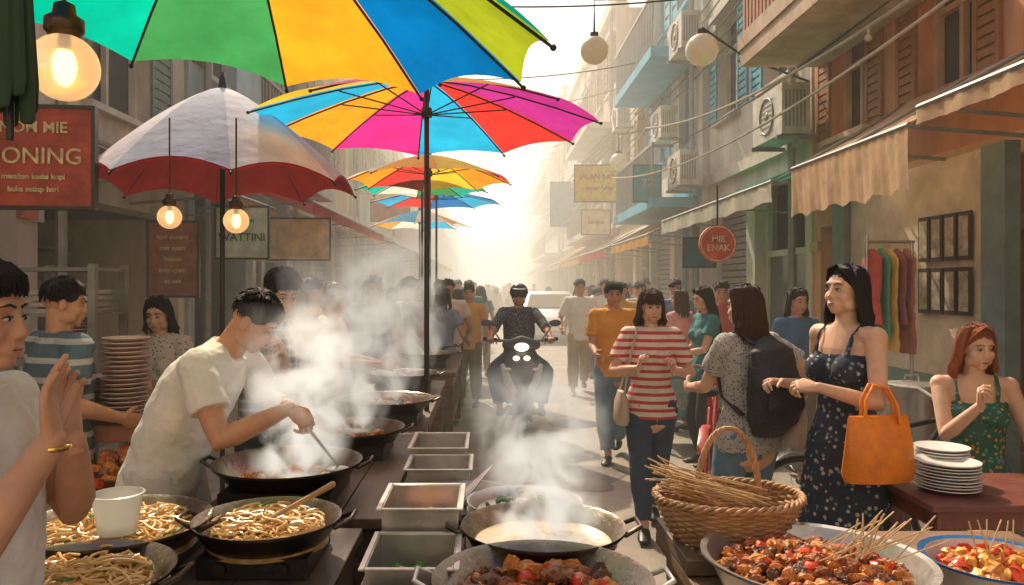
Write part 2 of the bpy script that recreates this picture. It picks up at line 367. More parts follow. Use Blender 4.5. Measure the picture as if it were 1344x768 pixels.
    if bake:
        dg=bpy.context.evaluated_depsgraph_get(); vs=[];fs=[];mi=[];mats=[];
        for o in parts:
            eo=o.evaluated_get(dg); me=eo.to_mesh(); off=len(vs)
            vs+= [v_.co[:] for v_ in me.vertices]
            mo=[]
            for mm in o.data.materials:
                if mm not in mats: mats.append(mm)
                mo.append(mats.index(mm))
            for p_ in me.polygons: fs.append([q+off for q in p_.vertices]); mi.append(mo[p_.material_index])
            eo.to_mesh_clear()
        me=bpy.data.meshes.new(name+'_mesh'); me.from_pydata(vs,[],fs)
        for mm in mats: me.materials.append(mm)
        me.polygons.foreach_set('material_index',mi); me.polygons.foreach_set('use_smooth',[True]*len(fs)); me.update()
        for o in parts: bpy.data.objects.remove(o,do_unlink=True)
        bpy.data.objects.remove(E,do_unlink=True)
        return me
    return info
# ---------------------------------------------------------------- crowd prototypes (baked)
CR=[(.7,.67,.62),(.5,.10,.06),(.07,.16,.26),(.7,.38,.1),(.13,.13,.14),(.6,.5,.4),(.1,.26,.24),(.62,.32,.3),(.7,.68,.68),(.22,.3,.42)]
TOPR=mk('crowd_shirt',(.5,.5,.5),.85,var=.1,bump=0,pat=('random',CR))
BOTR=mk('crowd_trousers',(.5,.5,.5),.85,var=.1,bump=0,pat=('random',[(.04,.05,.08),(.2,.16,.12),(.03,.03,.03),(.1,.14,.2),(.3,.26,.2)]))
protos=[]
for i in range(6):
    fem=i%2==1; st=ru(.1,.22)
    me=human('proto',(0,0,0),0,H=1.58 if fem else 1.68,fem=fem,lean=ru(0,4),head=(ru(-25,25),ru(-5,12)),
        feet=((.07,st,.08),(-.07,-st,.11)) if i%3 else None,hands=((.24,.2,.95),(-.22,.12,.8)) if i in(2,5) else (None,None),
        top=TOPR,bot=BOTR,hair='long' if fem else 'short',hlen=ru(.12,.3),vox=.013,bake=True,fold=.01)
    protos.append(me)
def ped(x,y,yaw,i=None,sc_=1):
    o=bpy.data.objects.new('pedestrian',protos[i if i is not None else random.randrange(6)]); sc.collection.objects.link(o)
    o.location=(x,y,.006); o.rotation_euler=(0,0,math.radians(yaw)); o.scale=(sc_,)*3
for q in [(-1.45,6.3,-70,0),(-1.62,7.2,-40,3),(-1.05,7.0,190,2),(-.82,7.9,-50,0),(-1.35,8.3,-80,4),(-.52,8.7,-20,5),(-.48,9.3,10,2),(-.95,9.4,-60,4),(-.42,11.0,20,1),(-.3,12.2,-10,0),(-1.3,10.5,150,3),(-.8,12.5,0,4),(-.25,10.2,170,0),(-.12,13.6,0,3),(2.0,9.0,30,3),(2.35,9.6,190,2),(2.2,11.0,10,0),(1.8,12.5,185,1),(2.5,13,160,5),(2.45,8.0,170,4),(1.75,9.9,15,2),(2.55,6.3,190,1)]:
    ped(*q,sc_=ru(.96,1.03))
for i in range(120):
    y=12+ (i/120)**1.3*50; sd=random.random()
    x= ru(-2.0,-.2) if sd<.5 else ru(1.3,2.7)
    if y>26: x=ru(-2.4,2.6)
    if .045<x/y<.115 and y<24: x=-.6-rnd()
    if abs(x-1.85)<1.1 and 19.5<y<25.5: x=-1
    ped(x,y,ru(-30,30)+(0 if random.random()<.5 else 180),None,ru(.93,1.05))
# ---------------------------------------------------------------- near people
A=human('man_in_white_tshirt',(-1.06,1.55,0),-82,H=1.68,head=(-4,4),hands=((-.80,1.40,1.335),(-.86,1.58,1.30)),elb=((-.3,-.6,-1),(0,.5,-1)),
    hd=((-.12,.05,1),(-.25,0,1)),hn=((.95,.25,0),(1,-.2,0)),curl=(.22,.3),top=WHT,sl=.62,bot=KHA,vox=.0045)
STR=cloth('striped_tshirt',(.10,.15,.19),pat=('stripes',(.46,.47,.47),.085,.3))
human('man_in_striped_tshirt',(-1.97,3.5,0),-35,H=1.66,head=(-25,5),hands=((-1.66,3.45,1.02),(-1.95,3.85,1.1)),top=STR,sl=.65,bot=KHA,fat=1.08)
PT=cloth('patterned_tee',(.65,.63,.53),pat=('dots',(.2,.22,.16),45,.3))
human('woman_vendor',(-2.04,4.75,0),172,H=1.56,fem=True,head=(8,14),hands=((-1.98,4.45,.98),(-1.85,4.45,1.0)),top=PT,sl=.7,bot=BLK,hair='long',hlen=.12,skin=SK2,fat=1.05)
CK=human('street_cook',(-1.28,3.02,0),-100,H=1.72,lean=20,bend=18,head=(10,36),hands=((-.73,2.80,1.17),(-.84,3.12,1.15)),elb=((-.4,-.5,-1),(0,.8,-.6)),
    hd=((.75,-.1,-.55),(.8,-.1,-.4)),hn=((-.3,.5,-1),(0,-.2,-1)),curl=(.8,.7),top=WHT,sl=.6,bot=cloth('white_shorts',(.62,.59,.54)),vox=.005,fat=1.04)
PL=cloth('plaid_shirt',(.08,.10,.11),pat=('plaid',(.5,.5,.48),.045))
human('man_in_plaid_shirt',(-1.12,3.95,0),-140,H=1.73,head=(0,26),lean=6,hands=((-1.12,3.60,1.20),(-.98,3.62,1.30)),top=PL,sl=.62,bot=BLK,curl=(.8,.8))
human('elderly_man_in_white_tshirt',(-1.18,5.3,0),-62,H=1.66,lean=10,head=(0,10),hands=((-.74,5.2,1.08),(-.78,5.55,1.05)),top=WHT,bot=GRYT,hair='grey',hmat=HGR,fat=1.12,vox=.008)
RSH=cloth('rider_shirt',(.05,.07,.085),pat=('dots',(.35,.38,.39),60,.28))
SX,SY=.35,8.35
human('scooter_rider',(SX,SY+.22,0),180,H=1.68,lean=4,hz=.83,head=(0,4),hands=((SX-.32,SY-.27,1.06),(SX+.32,SY-.27,1.06)),elb=((-1,.1,-.5),(1,.1,-.5)),
    hd=((0,-1,0),(0,-1,0)),hn=((0,-.2,-1),(0,-.2,-1)),curl=(1,1),feet=((SX-.22,SY-.22,.33),(SX+.22,SY-.22,.33)),knee=((-.9,-1,.5),(.9,-1,.5)),
    top=RSH,sl=1.2,bot=JEAN,hair='helmet',hmat=mk('helmet_shell',(.04,.043,.05),.2,bump=0),vox=.008)
human('man_in_white_shirt',(1.38,11.4,0),176,H=1.72,head=(5,0),feet=((1.26,11.25,.08),(1.48,11.75,.12)),top=WHT,sl=.8,bot=KHA,shoe=SHOEB,vox=.01,hands=((1.08,11.2,.98),None))
OR=cloth('orange_shirt',(.78,.34,.04))
human('man_in_orange_tshirt',(1.17,7.1,0),160,H=1.66,head=(20,4),feet=((1.10,6.95,.08),(1.27,7.4,.11)),top=OR,sl=.7,bot=JEANL,vox=.009,hands=((.98,6.85,1.0),None),skin=SK)
RS=cloth('red_striped_tshirt',(.75,.67,.57),pat=('stripes',(.55,.06,.06),.05,.42))
N_=human('woman_in_striped_tshirt',(1.08,5.05,0),168,H=1.60,fem=True,head=(14,6),hands=((.95,4.80,1.10),(1.17,4.80,1.08)),elb=((-.8,.3,-1),(.8,.3,-1)),hd=((.15,-.3,1),(-.1,-.3,1)),hn=((1,-.3,0),(-1,-.3,0)),curl=(.9,.9),
    feet=((1.0,4.86,.08),(1.15,5.28,.10)),top=RS,sl=.72,bot=JEAN,hair='long',hlen=.13,hmat=HBR,skin=SK2,bangs=True,vox=.006,fold=.014)
PK=cloth('pink_blouse',(.68,.37,.35)); TE=cloth('teal_top',(.06,.21,.22))
human('woman_in_pink_blouse',(2.15,8.5,0),35,H=1.58,fem=True,top=PK,sl=1,bot=JEANL,hair='long',hmat=HBR,hlen=.2,vox=.01,head=(20,0))
human('woman_in_teal_top',(1.98,6.9,0),100,H=1.62,fem=True,top=TE,sl=.5,bot=BLK,hair='long',hlen=.28,vox=.009,head=(0,12),skin=SK2,hands=((1.7,7.0,1.02),(1.68,6.8,1.0)))
GP=cloth('grey_speckled_tee',(.46,.45,.42),pat=('dots',(.12,.12,.12),70,.32))
R_=human('woman_with_backpack',(1.36,3.98,0),22,H=1.63,fem=True,head=(22,4),hands=((1.60,4.22,1.2),(1.14,4.3,1.05)),top=GP,sl=.6,bot=JEANL,hair='long',hlen=.15,hmat=HBR,skin=SK2,vox=.006,fat=1.05)
FD=cloth('floral_dress',(.028,.038,.06),pat=('dots',(.45,.42,.38),34,.30,(.18,.23,.28)))
D_=human('woman_in_floral_dress',(1.65,3.5,0),112,H=1.72,fem=True,head=(0,-3),hands=((1.40,3.62,1.16),(1.43,3.30,1.18)),elb=((.3,.5,-1),(1.0,-.25,-.8)),hd=((-1,-.3,.15),(-1,.1,.1)),hn=((0,-.4,-1),(.1,.6,-1)),curl=(.7,.7),
    dress=FD,neck='strap',bl=.50,hair='long',hlen=.32,skin=SK2,vox=.005,shoe=SHOEB)
FG=cloth('floral_tank',(.04,.13,.09),pat=('dots',(.65,.33,.06),38,.32,(.07,.38,.26)))
human('seated_red_haired_woman',(2.52,3.95,0),160,H=1.68,fem=True,hz=.62,head=(18,8),hands=((2.38,3.68,1.04),(2.66,3.62,.93)),elb=((-.3,.3,-1),(.4,.3,-1)),hd=((-.2,-.2,1),None),curl=(.8,.5),feet=((2.34,3.42,.08),(2.6,3.40,.08)),knee=((-.2,-1,.6),(.2,-1,.6)),
    top=FG,neck='strap',bot=JEANL,bl=.5,hair='long',hmat=HRED,hlen=.26,skin=SK2,vox=.006,tl=.02)
# ---------------------------------------------------------------- ground
ROAD=mk('asphalt_worn',(.38,.325,.26),.72,var=.38,vs=1.3,bump=.5,bs=90)
gm=MB(); gm.box(-400,400,-60,700,-.4,0); gm.obj('ground',mk('earth',(.36,.31,.25),.9))
gm=MB(); gm.add([(-2.75,-7,.004),(2.8,-7,.004),(2.8,160,.004),(-2.75,160,.004)],[(0,1,2,3)]); gm.obj('road',ROAD)
PAV=mk('pavement_concrete',(.42,.38,.32),.85,var=.3,vs=2.5,bump=.25)
for sd,x0,x1 in(('l',-3.6,-2.75),('r',2.8,3.8)):
    gm=MB(); y=-6
    while y<120: gm.box(x0,x1,y,y+.985,0,.12); y+=1
    gm.obj('pavement',PAV,bevel=.008)
DRN=mk('cast_iron',(.06,.055,.05),.6,m=.6)
gm=MB(); gm.lathe([(0,.010),(.28,.010),(.30,.006)],(1.0,8.9,0),0); gm.obj('manhole_cover',DRN)
PTC=mk('asphalt_patch',(.22,.19,.16),.75,var=.35,vs=5,bump=.5,bs=90)
for n_,(cx,cy,r) in enumerate(((.75,6.4,.38),(.25,11.5,.5),(.7,3.9,.22))):
    gm=MB(); pts=[(cx+r*(1+.25*math.sin(3*a+n_)+.12*math.sin(7*a))*math.cos(a),cy+r*1.4*(1+.2*math.cos(2*a+n_))*math.sin(a),.008) for a in [i*.26 for i in range(24)]]
    gm.add(pts,[tuple(range(24))],0,False); gm.obj('road_patch',PTC)
# ---------------------------------------------------------------- buildings
GL=mk('window_glass',(.10,.11,.115),.12,var=.3,vs=2,bump=0,rvar=.02)
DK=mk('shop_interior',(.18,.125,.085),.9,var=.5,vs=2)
WOOD=mk('shutter_wood',(.36,.165,.07),.6,var=.3,vs=20,stretch=(1,1,.2))
STEEL=mk('roller_steel',(.30,.29,.27),.5,m=.4,var=.3)
def building(name,side,X,y0,y1,h,wc,tc_,sc_=(.2,.1,.05),g=3.3,fh=3.0,bay=2.1,ww=.5,near=False,balc=False,sill=.85,wt=2.4):
    wall=mk(name+'_wall',wc,.85,var=.42,vs=1.6,bump=.3,bs=30,stretch=(1,1,.35)); trim=mk(name+'_trim',tc_,.75,var=.3,vs=3)
    shm=mk(name+'_shutter',sc_,.6,var=.3,vs=14)
    mb=MB()
    def b(d0,d1,ya,yb,z0,z1,m): mb.box(X-side*d0,X-side*d1,ya,yb,z0,z1,m)
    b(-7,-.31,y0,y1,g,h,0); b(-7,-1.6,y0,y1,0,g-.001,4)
    n=max(1,round((y1-y0)/bay)); bw=(y1-y0)/n
    for i in range(n+1):
        yc=y0+i*bw; a=max(y0,yc-.17); c=min(y1,yc+.17); b(-.3,0,a,c,0.12,g-.35,0); b(.002,.05,a-.02,c+.02,.12,.5,1); b(.002,.04,a-.02,c+.02,g-.6,g-.5,1)
        if i in(0,n): b(-1.6,-.3,a,c,0.12,g-.35,0)
    b(-.31,0,y0,y1,g-.35,g,0)
    for i in range(n):
        a=y0+i*bw+.17; c=a+bw-.34; t=random.random()
        if t<.3:
            z=g-.35
            while z>1.0+t*3: b(-.2-.02,-.16,a,c,z-.09,z-.01,5); z-=.1
        elif t<.65:
            b(-.22,-.15,a,a+.06,.12,g-.36,1); b(-.22,-.15,c-.06,c,.12,g-.36,1); b(-.21,-.16,a+.06,c-.06,2.0,2.08,1); b(-.21,-.16,a+.06,c-.06,.12,.75,3)
            b(-.2,-.19,a+.06,c-.06,.75,2.0,2); m_=(a+c)/2; b(-.22,-.15,m_-.03,m_+.03,.75,2.0,1)
        else:
            for q in range(4): b(-1.5,-1.1,a+.1,c-.1,.5+q*.5,.53+q*.5,3)
            for q in range(14): zz=.53+random.randrange(4)*.5; yy=ru(a+.15,c-.3); b(-1.45,-1.15,yy,yy+ru(.08,.2),zz,zz+ru(.1,.3),random.choice([0,1,3,5]))
    z=g
    while z+fh<=h+.2:
        zt=min(z+fh,h); b(-.3,0,y0,y1,z,z+sill,0); b(-.3,0,y0,y1,z+wt,zt,0)
        for i in range(n):
            a=y0+i*bw; w=bw*ww; p=(bw-w)/2; wa,wb=a+p,a+p+w
            b(-.3,0,a,wa,z+sill,z+wt,0); b(-.3,0,wb,a+bw,z+sill,z+wt,0)
            b(-.2,-.19,wa,wb,z+sill,z+wt,2)
            b(-.185,-.12,wa,wa+.06,z+sill,z+wt,1); b(-.185,-.12,wb-.06,wb,z+sill,z+wt,1); b(-.185,-.12,wa+.06,wb-.06,z+wt-.06,z+wt,1); b(-.185,-.12,wa+.06,wb-.06,z+wt-.5,z+wt-.45,1)
            m_=(wa+wb)/2; b(-.18,-.13,m_-.025,m_+.025,z+sill,z+wt-.5,1); b(-.1,.09,wa-.08,wb+.08,z+sill-.06,z+sill-.002,1); b(.002,.12,wa-.1,wb+.1,z+wt+.02,z+wt+.1,1)
            for sg,q in((-1,wa),(1,wb)):
                if random.random()<.85 or near:
                    s0,s1=(q-w*.42,q-.01) if sg<0 else (q+.01,q+w*.42); b(.003,.03,s0,s0+.05,z+sill+.03,z+wt-.02,3); b(.003,.03,s1-.05,s1,z+sill+.03,z+wt-.02,3)
                    k=14 if near else 6
                    for j in range(k):
                        zz=z+sill+.05+j*(wt-sill-.1)/k; b(.006,.024,s0+.05,s1-.05,zz,zz+(wt-sill-.1)/k*.72,3)
        b(.002,.1,y0,y1,z-.1,z+.05,1)
        if balc and random.random()<.8:
            b(.003,.8,y0+.2,y1-.2,z-.28,z-.11,1); b(.74,.78,y0+.2,y1-.2,z+.75,z+.8,5); yy=y0+.25
            while yy<y1-.25: b(.75,.77,yy,yy+.02,z-.11,z+.75,5); yy+=.13
        z+=fh
    if z<h: b(-.3,0,y0,y1,z,h,0)
    b(-.35,.14,y0+.003,y1-.003,h,h+.14,1); b(-.3,.02,y0+.006,y1-.006,h+.14,h+.6,0)
    mb.cyl((X-side*.08,y0+.35,.12),(X-side*.08,y0+.35,h),.045,m=5,n=8)
    return mb.obj(name,[wall,trim,GL,shm,DK,STEEL])
building('terracotta_shophouse',1,3.62,2.0,8.45,6.0,(.64,.31,.165),(.68,.44,.27),(.36,.15,.06),near=True,bay=1.6,ww=.46,g=2.6,sill=.55,wt=1.75,fh=2.7)
building('grey_concrete_apartment',1,3.60,8.47,12.4,6.7,(.62,.57,.47),(.6,.54,.45),(.10,.36,.45),near=True,balc=True,bay=2,fh=2.9)
building('white_apartment',1,3.50,12.42,16.5,8.2,(.72,.67,.57),(.12,.44,.60),(.1,.38,.5),balc=True,g=3.2,fh=2.5)
building('cream_shophouse',1,3.62,16.52,21,7.0,(.68,.57,.40),(.58,.5,.38),fh=2.9)
building('pink_shophouse',1,3.55,21.02,27,9.3,(.62,.46,.36),(.57,.53,.45),balc=True)
building('beige_tenement',1,3.60,27.02,36,9.6,(.6,.52,.42),(.42,.4,.36))
building('pale_tenement',1,3.5,36.02,48,10.5,(.58,.52,.44),(.42,.4,.36),balc=True)
building('old_shophouse_row',1,3.6,48.02,80,9.5,(.52,.46,.39),(.42,.4,.36),bay=3)
building('corrugated_shophouse',-1,-3.35,2.2,5.6,4.4,(.56,.49,.40),(.55,.16,.10),near=True,g=2.7,fh=1.8,sill=.5,wt=1.4)
building('cream_pillared_shophouse',-1,-3.42,5.62,8.6,5.2,(.68,.61,.49),(.66,.60,.50),(.18,.25,.24),near=True,g=2.7,fh=2.4,sill=.5,wt=2.0,ww=.4)
building('blue_grey_shophouse',-1,-3.38,8.62,13,6.2,(.44,.53,.55),(.55,.55,.52),balc=True)
building('ochre_shophouse',-1,-3.45,13.02,19,6.2,(.62,.48,.28),(.55,.5,.42))
building('green_shophouse',-1,-3.38,19.02,27,6.6,(.42,.48,.40),(.5,.45,.38))
building('brown_shophouse',-1,-3.45,27.02,40,6.4,(.5,.38,.28),(.5,.45,.38))
building('grey_shophouse_row',-1,-3.4,40.02,80,7.5,(.5,.46,.41),(.4,.4,.37),bay=3)
# unseen white building added behind the photographer to bounce sunlight down the street
o=building('unseen_bounce_shophouse',1,9.0,-13,13,10,(.78,.70,.57),(.7,.66,.58),(.4,.3,.2),bay=2.6,ww=.34); o.rotation_euler=(0,0,-math.pi/2)
def foliage(name,c,R,n,mat):
    mb=MB()
    for i in range(n):
        d=V((random.gauss(0,1),random.gauss(0,1),random.gauss(0,.8))); d.normalize(); k=ru(.35,1)**.5
        p=V(c)+V((d.x*R[0]*k,d.y*R[1]*k,d.z*R[2]*k)); q=V((random.gauss(0,1),random.gauss(0,1),random.gauss(0,1))).normalized(); t=q.orthogonal().normalized(); u=q.cross(t); s=ru(.12,.3)
        mb.add([p-t*s,p-u*s*.5,p+t*s,p+u*s*.5],[(0,1,2,3)],0,False)
    return mb.obj(name,mat)
LEAF=mk('foliage',(.08,.11,.04),.7,var=.5,vs=2,trans=.3)
mb=MB(); BARK=mk('bark',(.1,.07,.05),.9)
for i in range(7):
    x=-7+i*2.3
    foliage('tree_crown_mass',(x,88+ru(-3,3),5+ru(-.6,.8)),(2.3,2.2,2.6),1500,LEAF)
    mb.tube([(x,88,0),(x+.1,88,2),(x,88,4.5)],[.25,.2,.1],0)
mb.obj('tree_trunks',BARK)
# ---------------------------------------------------------------- awnings
def fab(n,c,tr=.35,**k): return mk(n,c,.85,var=.24,vs=4,bump=.3,bs=12,trans=tr,**k)
def awning(name,side,Xw,Xe,y0,y1,zw,ze,drop,mt,mv):
    mb=MB(); nx,ny=8,14; g=[]
    for i in range(nx+1):
        for j in range(ny+1):
            u=i/nx;w=j/ny; g.append((Xw+(Xe-Xw)*u,y0+(y1-y0)*w,zw+(ze-zw)*u-.05*math.sin(math.pi*u)-.02*abs(math.sin(w*math.pi*4))*math.sin(math.pi*u)))
    mb.add(g,[(i*(ny+1)+j,(i+1)*(ny+1)+j,(i+1)*(ny+1)+j+1,i*(ny+1)+j+1) for i in range(nx) for j in range(ny)],0)
    g=[];N=60
    for i in range(5):
        for j in range(N+1):
            w=j/N; g.append((Xe-side*(.004+.012*math.sin(j*.55)*(i/4)+.006*math.sin(j*1.7+i)),y0+(y1-y0)*w,ze-drop*i/4*(1-.04*math.sin(j*.6)-.02*math.sin(j*.23))))
    mb.add(g,[(i*(N+1)+j,i*(N+1)+j+1,(i+1)*(N+1)+j+1,(i+1)*(N+1)+j) for i in range(4) for j in range(N)],1)
    for y in(y0+.03,(y0+y1)/2,y1-.03): mb.cyl((Xw,y,ze-.1),(Xe,y,ze-.02),.014,m=2,n=6); mb.cyl((Xw,y,zw-.02),(Xe,y,ze-.02),.014,m=2,n=6)
    mb.cyl((Xe,y0,ze-.015),(Xe,y1,ze-.015),.018,m=2,n=6)
    return mb.obj(name,[mt,mv,STEEL])
BEI=fab('canvas_beige',(.80,.57,.35),.5); CRM=fab('canvas_cream',(.8,.72,.58),.45); GRN=fab('canvas_green',(.05,.42,.25),.5); RED=fab('canvas_red',(.6,.07,.055),.45); BRN=fab('canvas_rust',(.64,.31,.14)); DKC=fab('canvas_dark',(.38,.28,.2),.3); ORC=fab('canvas_orange',(.82,.4,.08))
awning('beige_awning',1,3.6,2.6,4.70,6.5,3.2,2.63,.42,BEI,BEI)
awning('striped_shop_awning',1,3.6,2.62,2.5,4.64,3.24,2.72,.12,DKC,BEI)
awning('green_awning',1,3.6,2.52,6.75,11,3.0,2.56,.2,GRN,CRM)
awning('rust_awning',1,3.5,2.45,11.6,15,2.95,2.42,.18,BRN,ORC)
for y,l,a,b_ in((15.6,4,CRM,RED),(20,5,BEI,ORC),(25.5,5,BRN,CRM),(31,7,CRM,CRM),(39,8,RED,BEI)): awning('shop_awning',1,3.55,2.4,y,y+l,2.95+ru(-.1,.2),2.4,.2,a,b_)
awning('red_awning',-1,-3.4,-2.05,8.9,15,3.0,2.62,.15,RED,RED)
awning('brown_awning',-1,-3.4,-2.4,5.9,8.6,2.9,2.5,.1,DKC,BRN)
for y,l,a,b_ in((15.4,4,ORC,CRM),(20,5,BEI,BRN),(26,6,RED,CRM),(33,8,CRM,ORC)): awning('market_awning',-1,-3.4,-1.9,y,y+l,2.95,2.5,.18,a,b_)
# ---------------------------------------------------------------- umbrellas
UC={k:fab('umbrella_'+k,c,.65) for k,c in dict(teal=(.0,.52,.38),green=(.05,.30,.09),orange=(.95,.38,.02),blue=(.0,.20,.60),lime=(.5,.65,.03),red=(.85,.05,.04),yellow=(.95,.62,.04),pink=(.85,.03,.30),sky=(.02,.48,.85),magenta=(.62,.04,.36),cream=(.85,.8,.7)).items()}
UC['white']=fab('umbrella_white',(.80,.81,.88),.15); UC['lavender']=fab('umbrella_lavender',(.58,.62,.78),.15); UC['lining']=fab('umbrella_red_lining',(.78,.06,.07),.1)
POLE=mk('pole_dark',(.04,.037,.035),.4,m=.5)
def umbrella(name,c,R,rim,rise,cols,off,tx=0,ty=0,base=.02,inner=None,n=None,py=0,cant=False):
    n=n or len(cols); mb=MB(); names=[]; 
    for q in cols+([inner] if inner else []):
        if q not in names: names.append(q)
    def pt(r,a,dz=0):
        x=r*math.cos(a);y=r*math.sin(a); k=r/R
        return (x,y,rim+rise*(1-k**1.4)+tx*x+ty*y+dz)
    def shell(dz,override=None,sc2=1.0):
        for p in range(n):
            a0=math.radians(off)+2*math.pi*p/n; g=[];nr,na=10,8
            for i in range(nr+1):
                for j in range(na+1):
                    t=j/na; u=i/nr; a=a0+2*math.pi/n*t; chord=math.cos(math.pi/n)/math.cos((t-.5)*2*math.pi/n)
                    r=R*sc2*(.02+.98*u)*(chord+(1-chord)*.25)*(1-.03*math.sin(math.pi*t)*u*u)
                    g.append(pt(r,a,dz-.01*math.sin(math.pi*t)*math.sin(math.pi*u)))
            mb.add(g,[(i*(na+1)+j,(i+1)*(na+1)+j,(i+1)*(na+1)+j+1,i*(na+1)+j+1) for i in range(nr) for j in range(na)],names.index(override or cols[p]))
    shell(0)
    if inner: shell(-.02,inner,.995)
    M0=len(names)
    for p in range(n):
        a=math.radians(off)+2*math.pi*p/n
        mb.tube([pt(R*u,a,-.012) for u in(.02,.25,.5,.75,1.01)],.006,M0,5); mb.ell(pt(R*1.01,a,-.012),.011,None,M0,8,6)
        mb.tube([pt(R*.52,a,-.02),(0,0,rim+rise*.25)],.005,M0,5)
    if cant:
        mb.cyl((0,0,rim+rise*.2),(0,0,rim+rise+.12),.019,m=M0,n=10); mb.tube([(0,0,rim+rise+.1),(-.9,-.35,rim+rise+.35),(-1.75,-.7,rim+rise-.1),(-1.85,-.75,.1)],.028,M0,10); mb.box(-2.15,-1.55,-1.05,-.45,.006,.1,M0)
    else:
        mb.cyl((0,0,base),(0,py,rim+rise+.03),.017,m=M0,n=10); mb.lathe([(0,.0),(.24,.0),(.24,.06),(.06,.1),(.04,.2),(0,.2)],(0,0,base-.01),M0)
    mb.cyl((0,0,rim+rise*.2),(0,0,rim+rise*.2+.06),.035,m=M0); mb.cyl((0,0,rim+rise-.02),(0,0,rim+rise+.10),.03,.012,m=M0)
    return mb.obj(name,[UC[q] for q in names]+[POLE],loc=c,sharp=0)
umbrella('multicolour_parasol',(-.88,2.6,0),1.1,2.50,.58,['blue','orange','green','teal','lime','red','sky','yellow','teal','lime'],23,tx=-.1,ty=.07,cant=True)
umbrella('pink_blue_parasol',(-.40,5.0,0),1.12,2.66,.32,['red','sky','pink','orange','sky','yellow','pink','orange','magenta','magenta'],26)
umbrella('white_parasol',(-1.74,5.0,0),.87,2.26,.66,['white','lavender']*4,22,inner='lining')
umbrella('orange_parasol',(-.65,8.5,0),.92,2.78,.30,['orange','yellow','red','orange','cream','orange','yellow','red'],10)
umbrella('green_parasol',(-.85,9.9,0),.85,2.86,.22,['teal','green','cream','teal','lime','green','cream','green'],10)
umbrella('blue_parasol',(-.78,11.6,0),.98,2.88,.2,['sky','blue','red','sky','orange','blue','sky','blue'],10)
umbrella('beige_parasol',(-1.25,14,0),.9,2.7,.3,['cream','sky','cream','orange','cream','sky','cream','orange'],0)
mb=MB()
for i in range(9):
    a=i*.698; c_,s_=math.cos(a),math.sin(a); mb.tube([(.006*c_,.006*s_,.62),(.012*c_,.012*s_,.40),(.020*c_,.020*s_,.2),(.026*c_,.026*s_,.06),(.028*c_,.028*s_,.0+.02*(i%3))],[(.005,.004),(.009,.006),(.013,.008),(.016,.009),(.012,.006)],0,8)
mb.cyl((0,0,-.03),(0,0,.95),.006,m=1,n=8); mb.obj('folded_parasol',[fab('umbrella_dark_green',(.03,.06,.03),.1),POLE],loc=(-.752,1.2,1.88))
# ---------------------------------------------------------------- stall counters
CW=mk('counter_wood_dark',(.16,.11,.075),.5,var=.55,vs=8,stretch=(1,.25,1)); SS=mk('stainless',(.58,.56,.52),.34,m=.8,var=.3,bump=.06); WK=mk('wok_steel',(.08,.066,.054),.32,m=.75,var=.4,bump=.05); WKI=mk('wok_inner',(.30,.25,.2),.26,m=.7,var=.4)
def counter(name,x0,x1,y0,y1,z,mt=CW):
    mb=MB(); k=4
    for i in range(k): a=x0+(x1-x0)*i/k; mb.box(a+.002,a+(x1-x0)/k-.002,y0,y1,z-.04,z)
    mb.box(x0+.03,x1-.03,y0+.03,y1-.03,z-.15,z-.042)
    for x in(x0+.03,x1-.1):
        for y in(y0+.04,y1-.11): mb.box(x,x+.07,y,y+.07,0.005,z-.152)
    mb.box(x0+.04,x1-.04,y0+.05,y1-.05,.28,.31); mb.box(x0+.02,x1-.02,y0+.01,y0+.028,z-.34,z-.16)
    return mb.obj(name,mt,bevel=.004)
counter('cooking_counter',-1.55,-.42,1.35,2.58,.80); counter('cooking_counter',-1.05,-.36,2.68,4.3,.80); counter('cooking_counter',-1.0,-.36,4.4,6.6,.80)
counter('cooking_counter',-.95,-.3,7.2,9.4,.80); counter('market_stall_table',-1.3,-.5,10,12,.8)
counter('serving_counter',-.36,.36,1.25,3.0,.78)
counter('food_table',.56,1.75,1.45,2.55,.80,mk('table_wood',(.24,.15,.09),.55,var=.4,vs=8,stretch=(.25,1,1)))
def wok(name,x,y,z,R,handle=None,d=.13,mt=WK):
    mb=MB(); pr=[(.0,-d),(R*.3,-d*.96),(R*.6,-d*.74),(R*.85,-d*.36),(R*.97,-.01),(R*1.01,0),(R*1.01,.008),(R*.95,0),(R*.82,-d*.34),(R*.58,-d*.68),(R*.3,-d*.88),(0,-d*.92)]
    mb.lathe(pr[:7],(0,0,0),0,48); mb.lathe(pr[6:],(0,0,0),1,48)
    for sg in(-1,1):
        mb.tube([(sg*R*.98,-.05,-.01),(sg*(R+.04),-.04,.012),(sg*(R+.04),.04,.012),(sg*R*.98,.05,-.01)],.007,0,8)
    mb.ring((0,0,-d+.02),R*.5,.012,0); 
    mb.box(-R*.72,R*.72,-R*.72,R*.72,-z+.80+.005,-z+.80+.06,2)
    for a in range(4): c,s_=math.cos(a*1.57+.78),math.sin(a*1.57+.78); mb.tube([(R*.62*c,R*.62*s_,-z+.86),(R*.5*c,R*.5*s_,-d+.03)],.01,0,6)
    for q in(-.4,.4): mb.cyl((q*R,-R*.72,-z+.835),(q*R,-R*.72-.02,-z+.835),.018,m=0,n=12)
    o=mb.obj(name,[mt,WKI,POLE],loc=(x,y,z)); return o
NOOD=mk('noodles',(.85,.56,.24),.3,var=.25,bump=.05); MEAT=mk('meat_glazed',(.40,.13,.045),.3,var=.6,vs=50,bump=.5,bs=110); MEAT2=mk('meat_orange',(.74,.27,.055),.3,var=.5,vs=50,bump=.5,bs=110); VEG=mk('greens',(.10,.26,.04),.4,var=.4,vs=30); CHI=mk('chilli_red',(.66,.07,.02),.25,var=.4,vs=40,bump=.2); SOUP=mk('sauce',(.26,.10,.035),.08,var=.3,vs=12,bump=.15,bs=25)
MEAT3=mk('meat_charred',(.13,.05,.026),.35,var=.6,vs=60,bump=.5,bs=110)
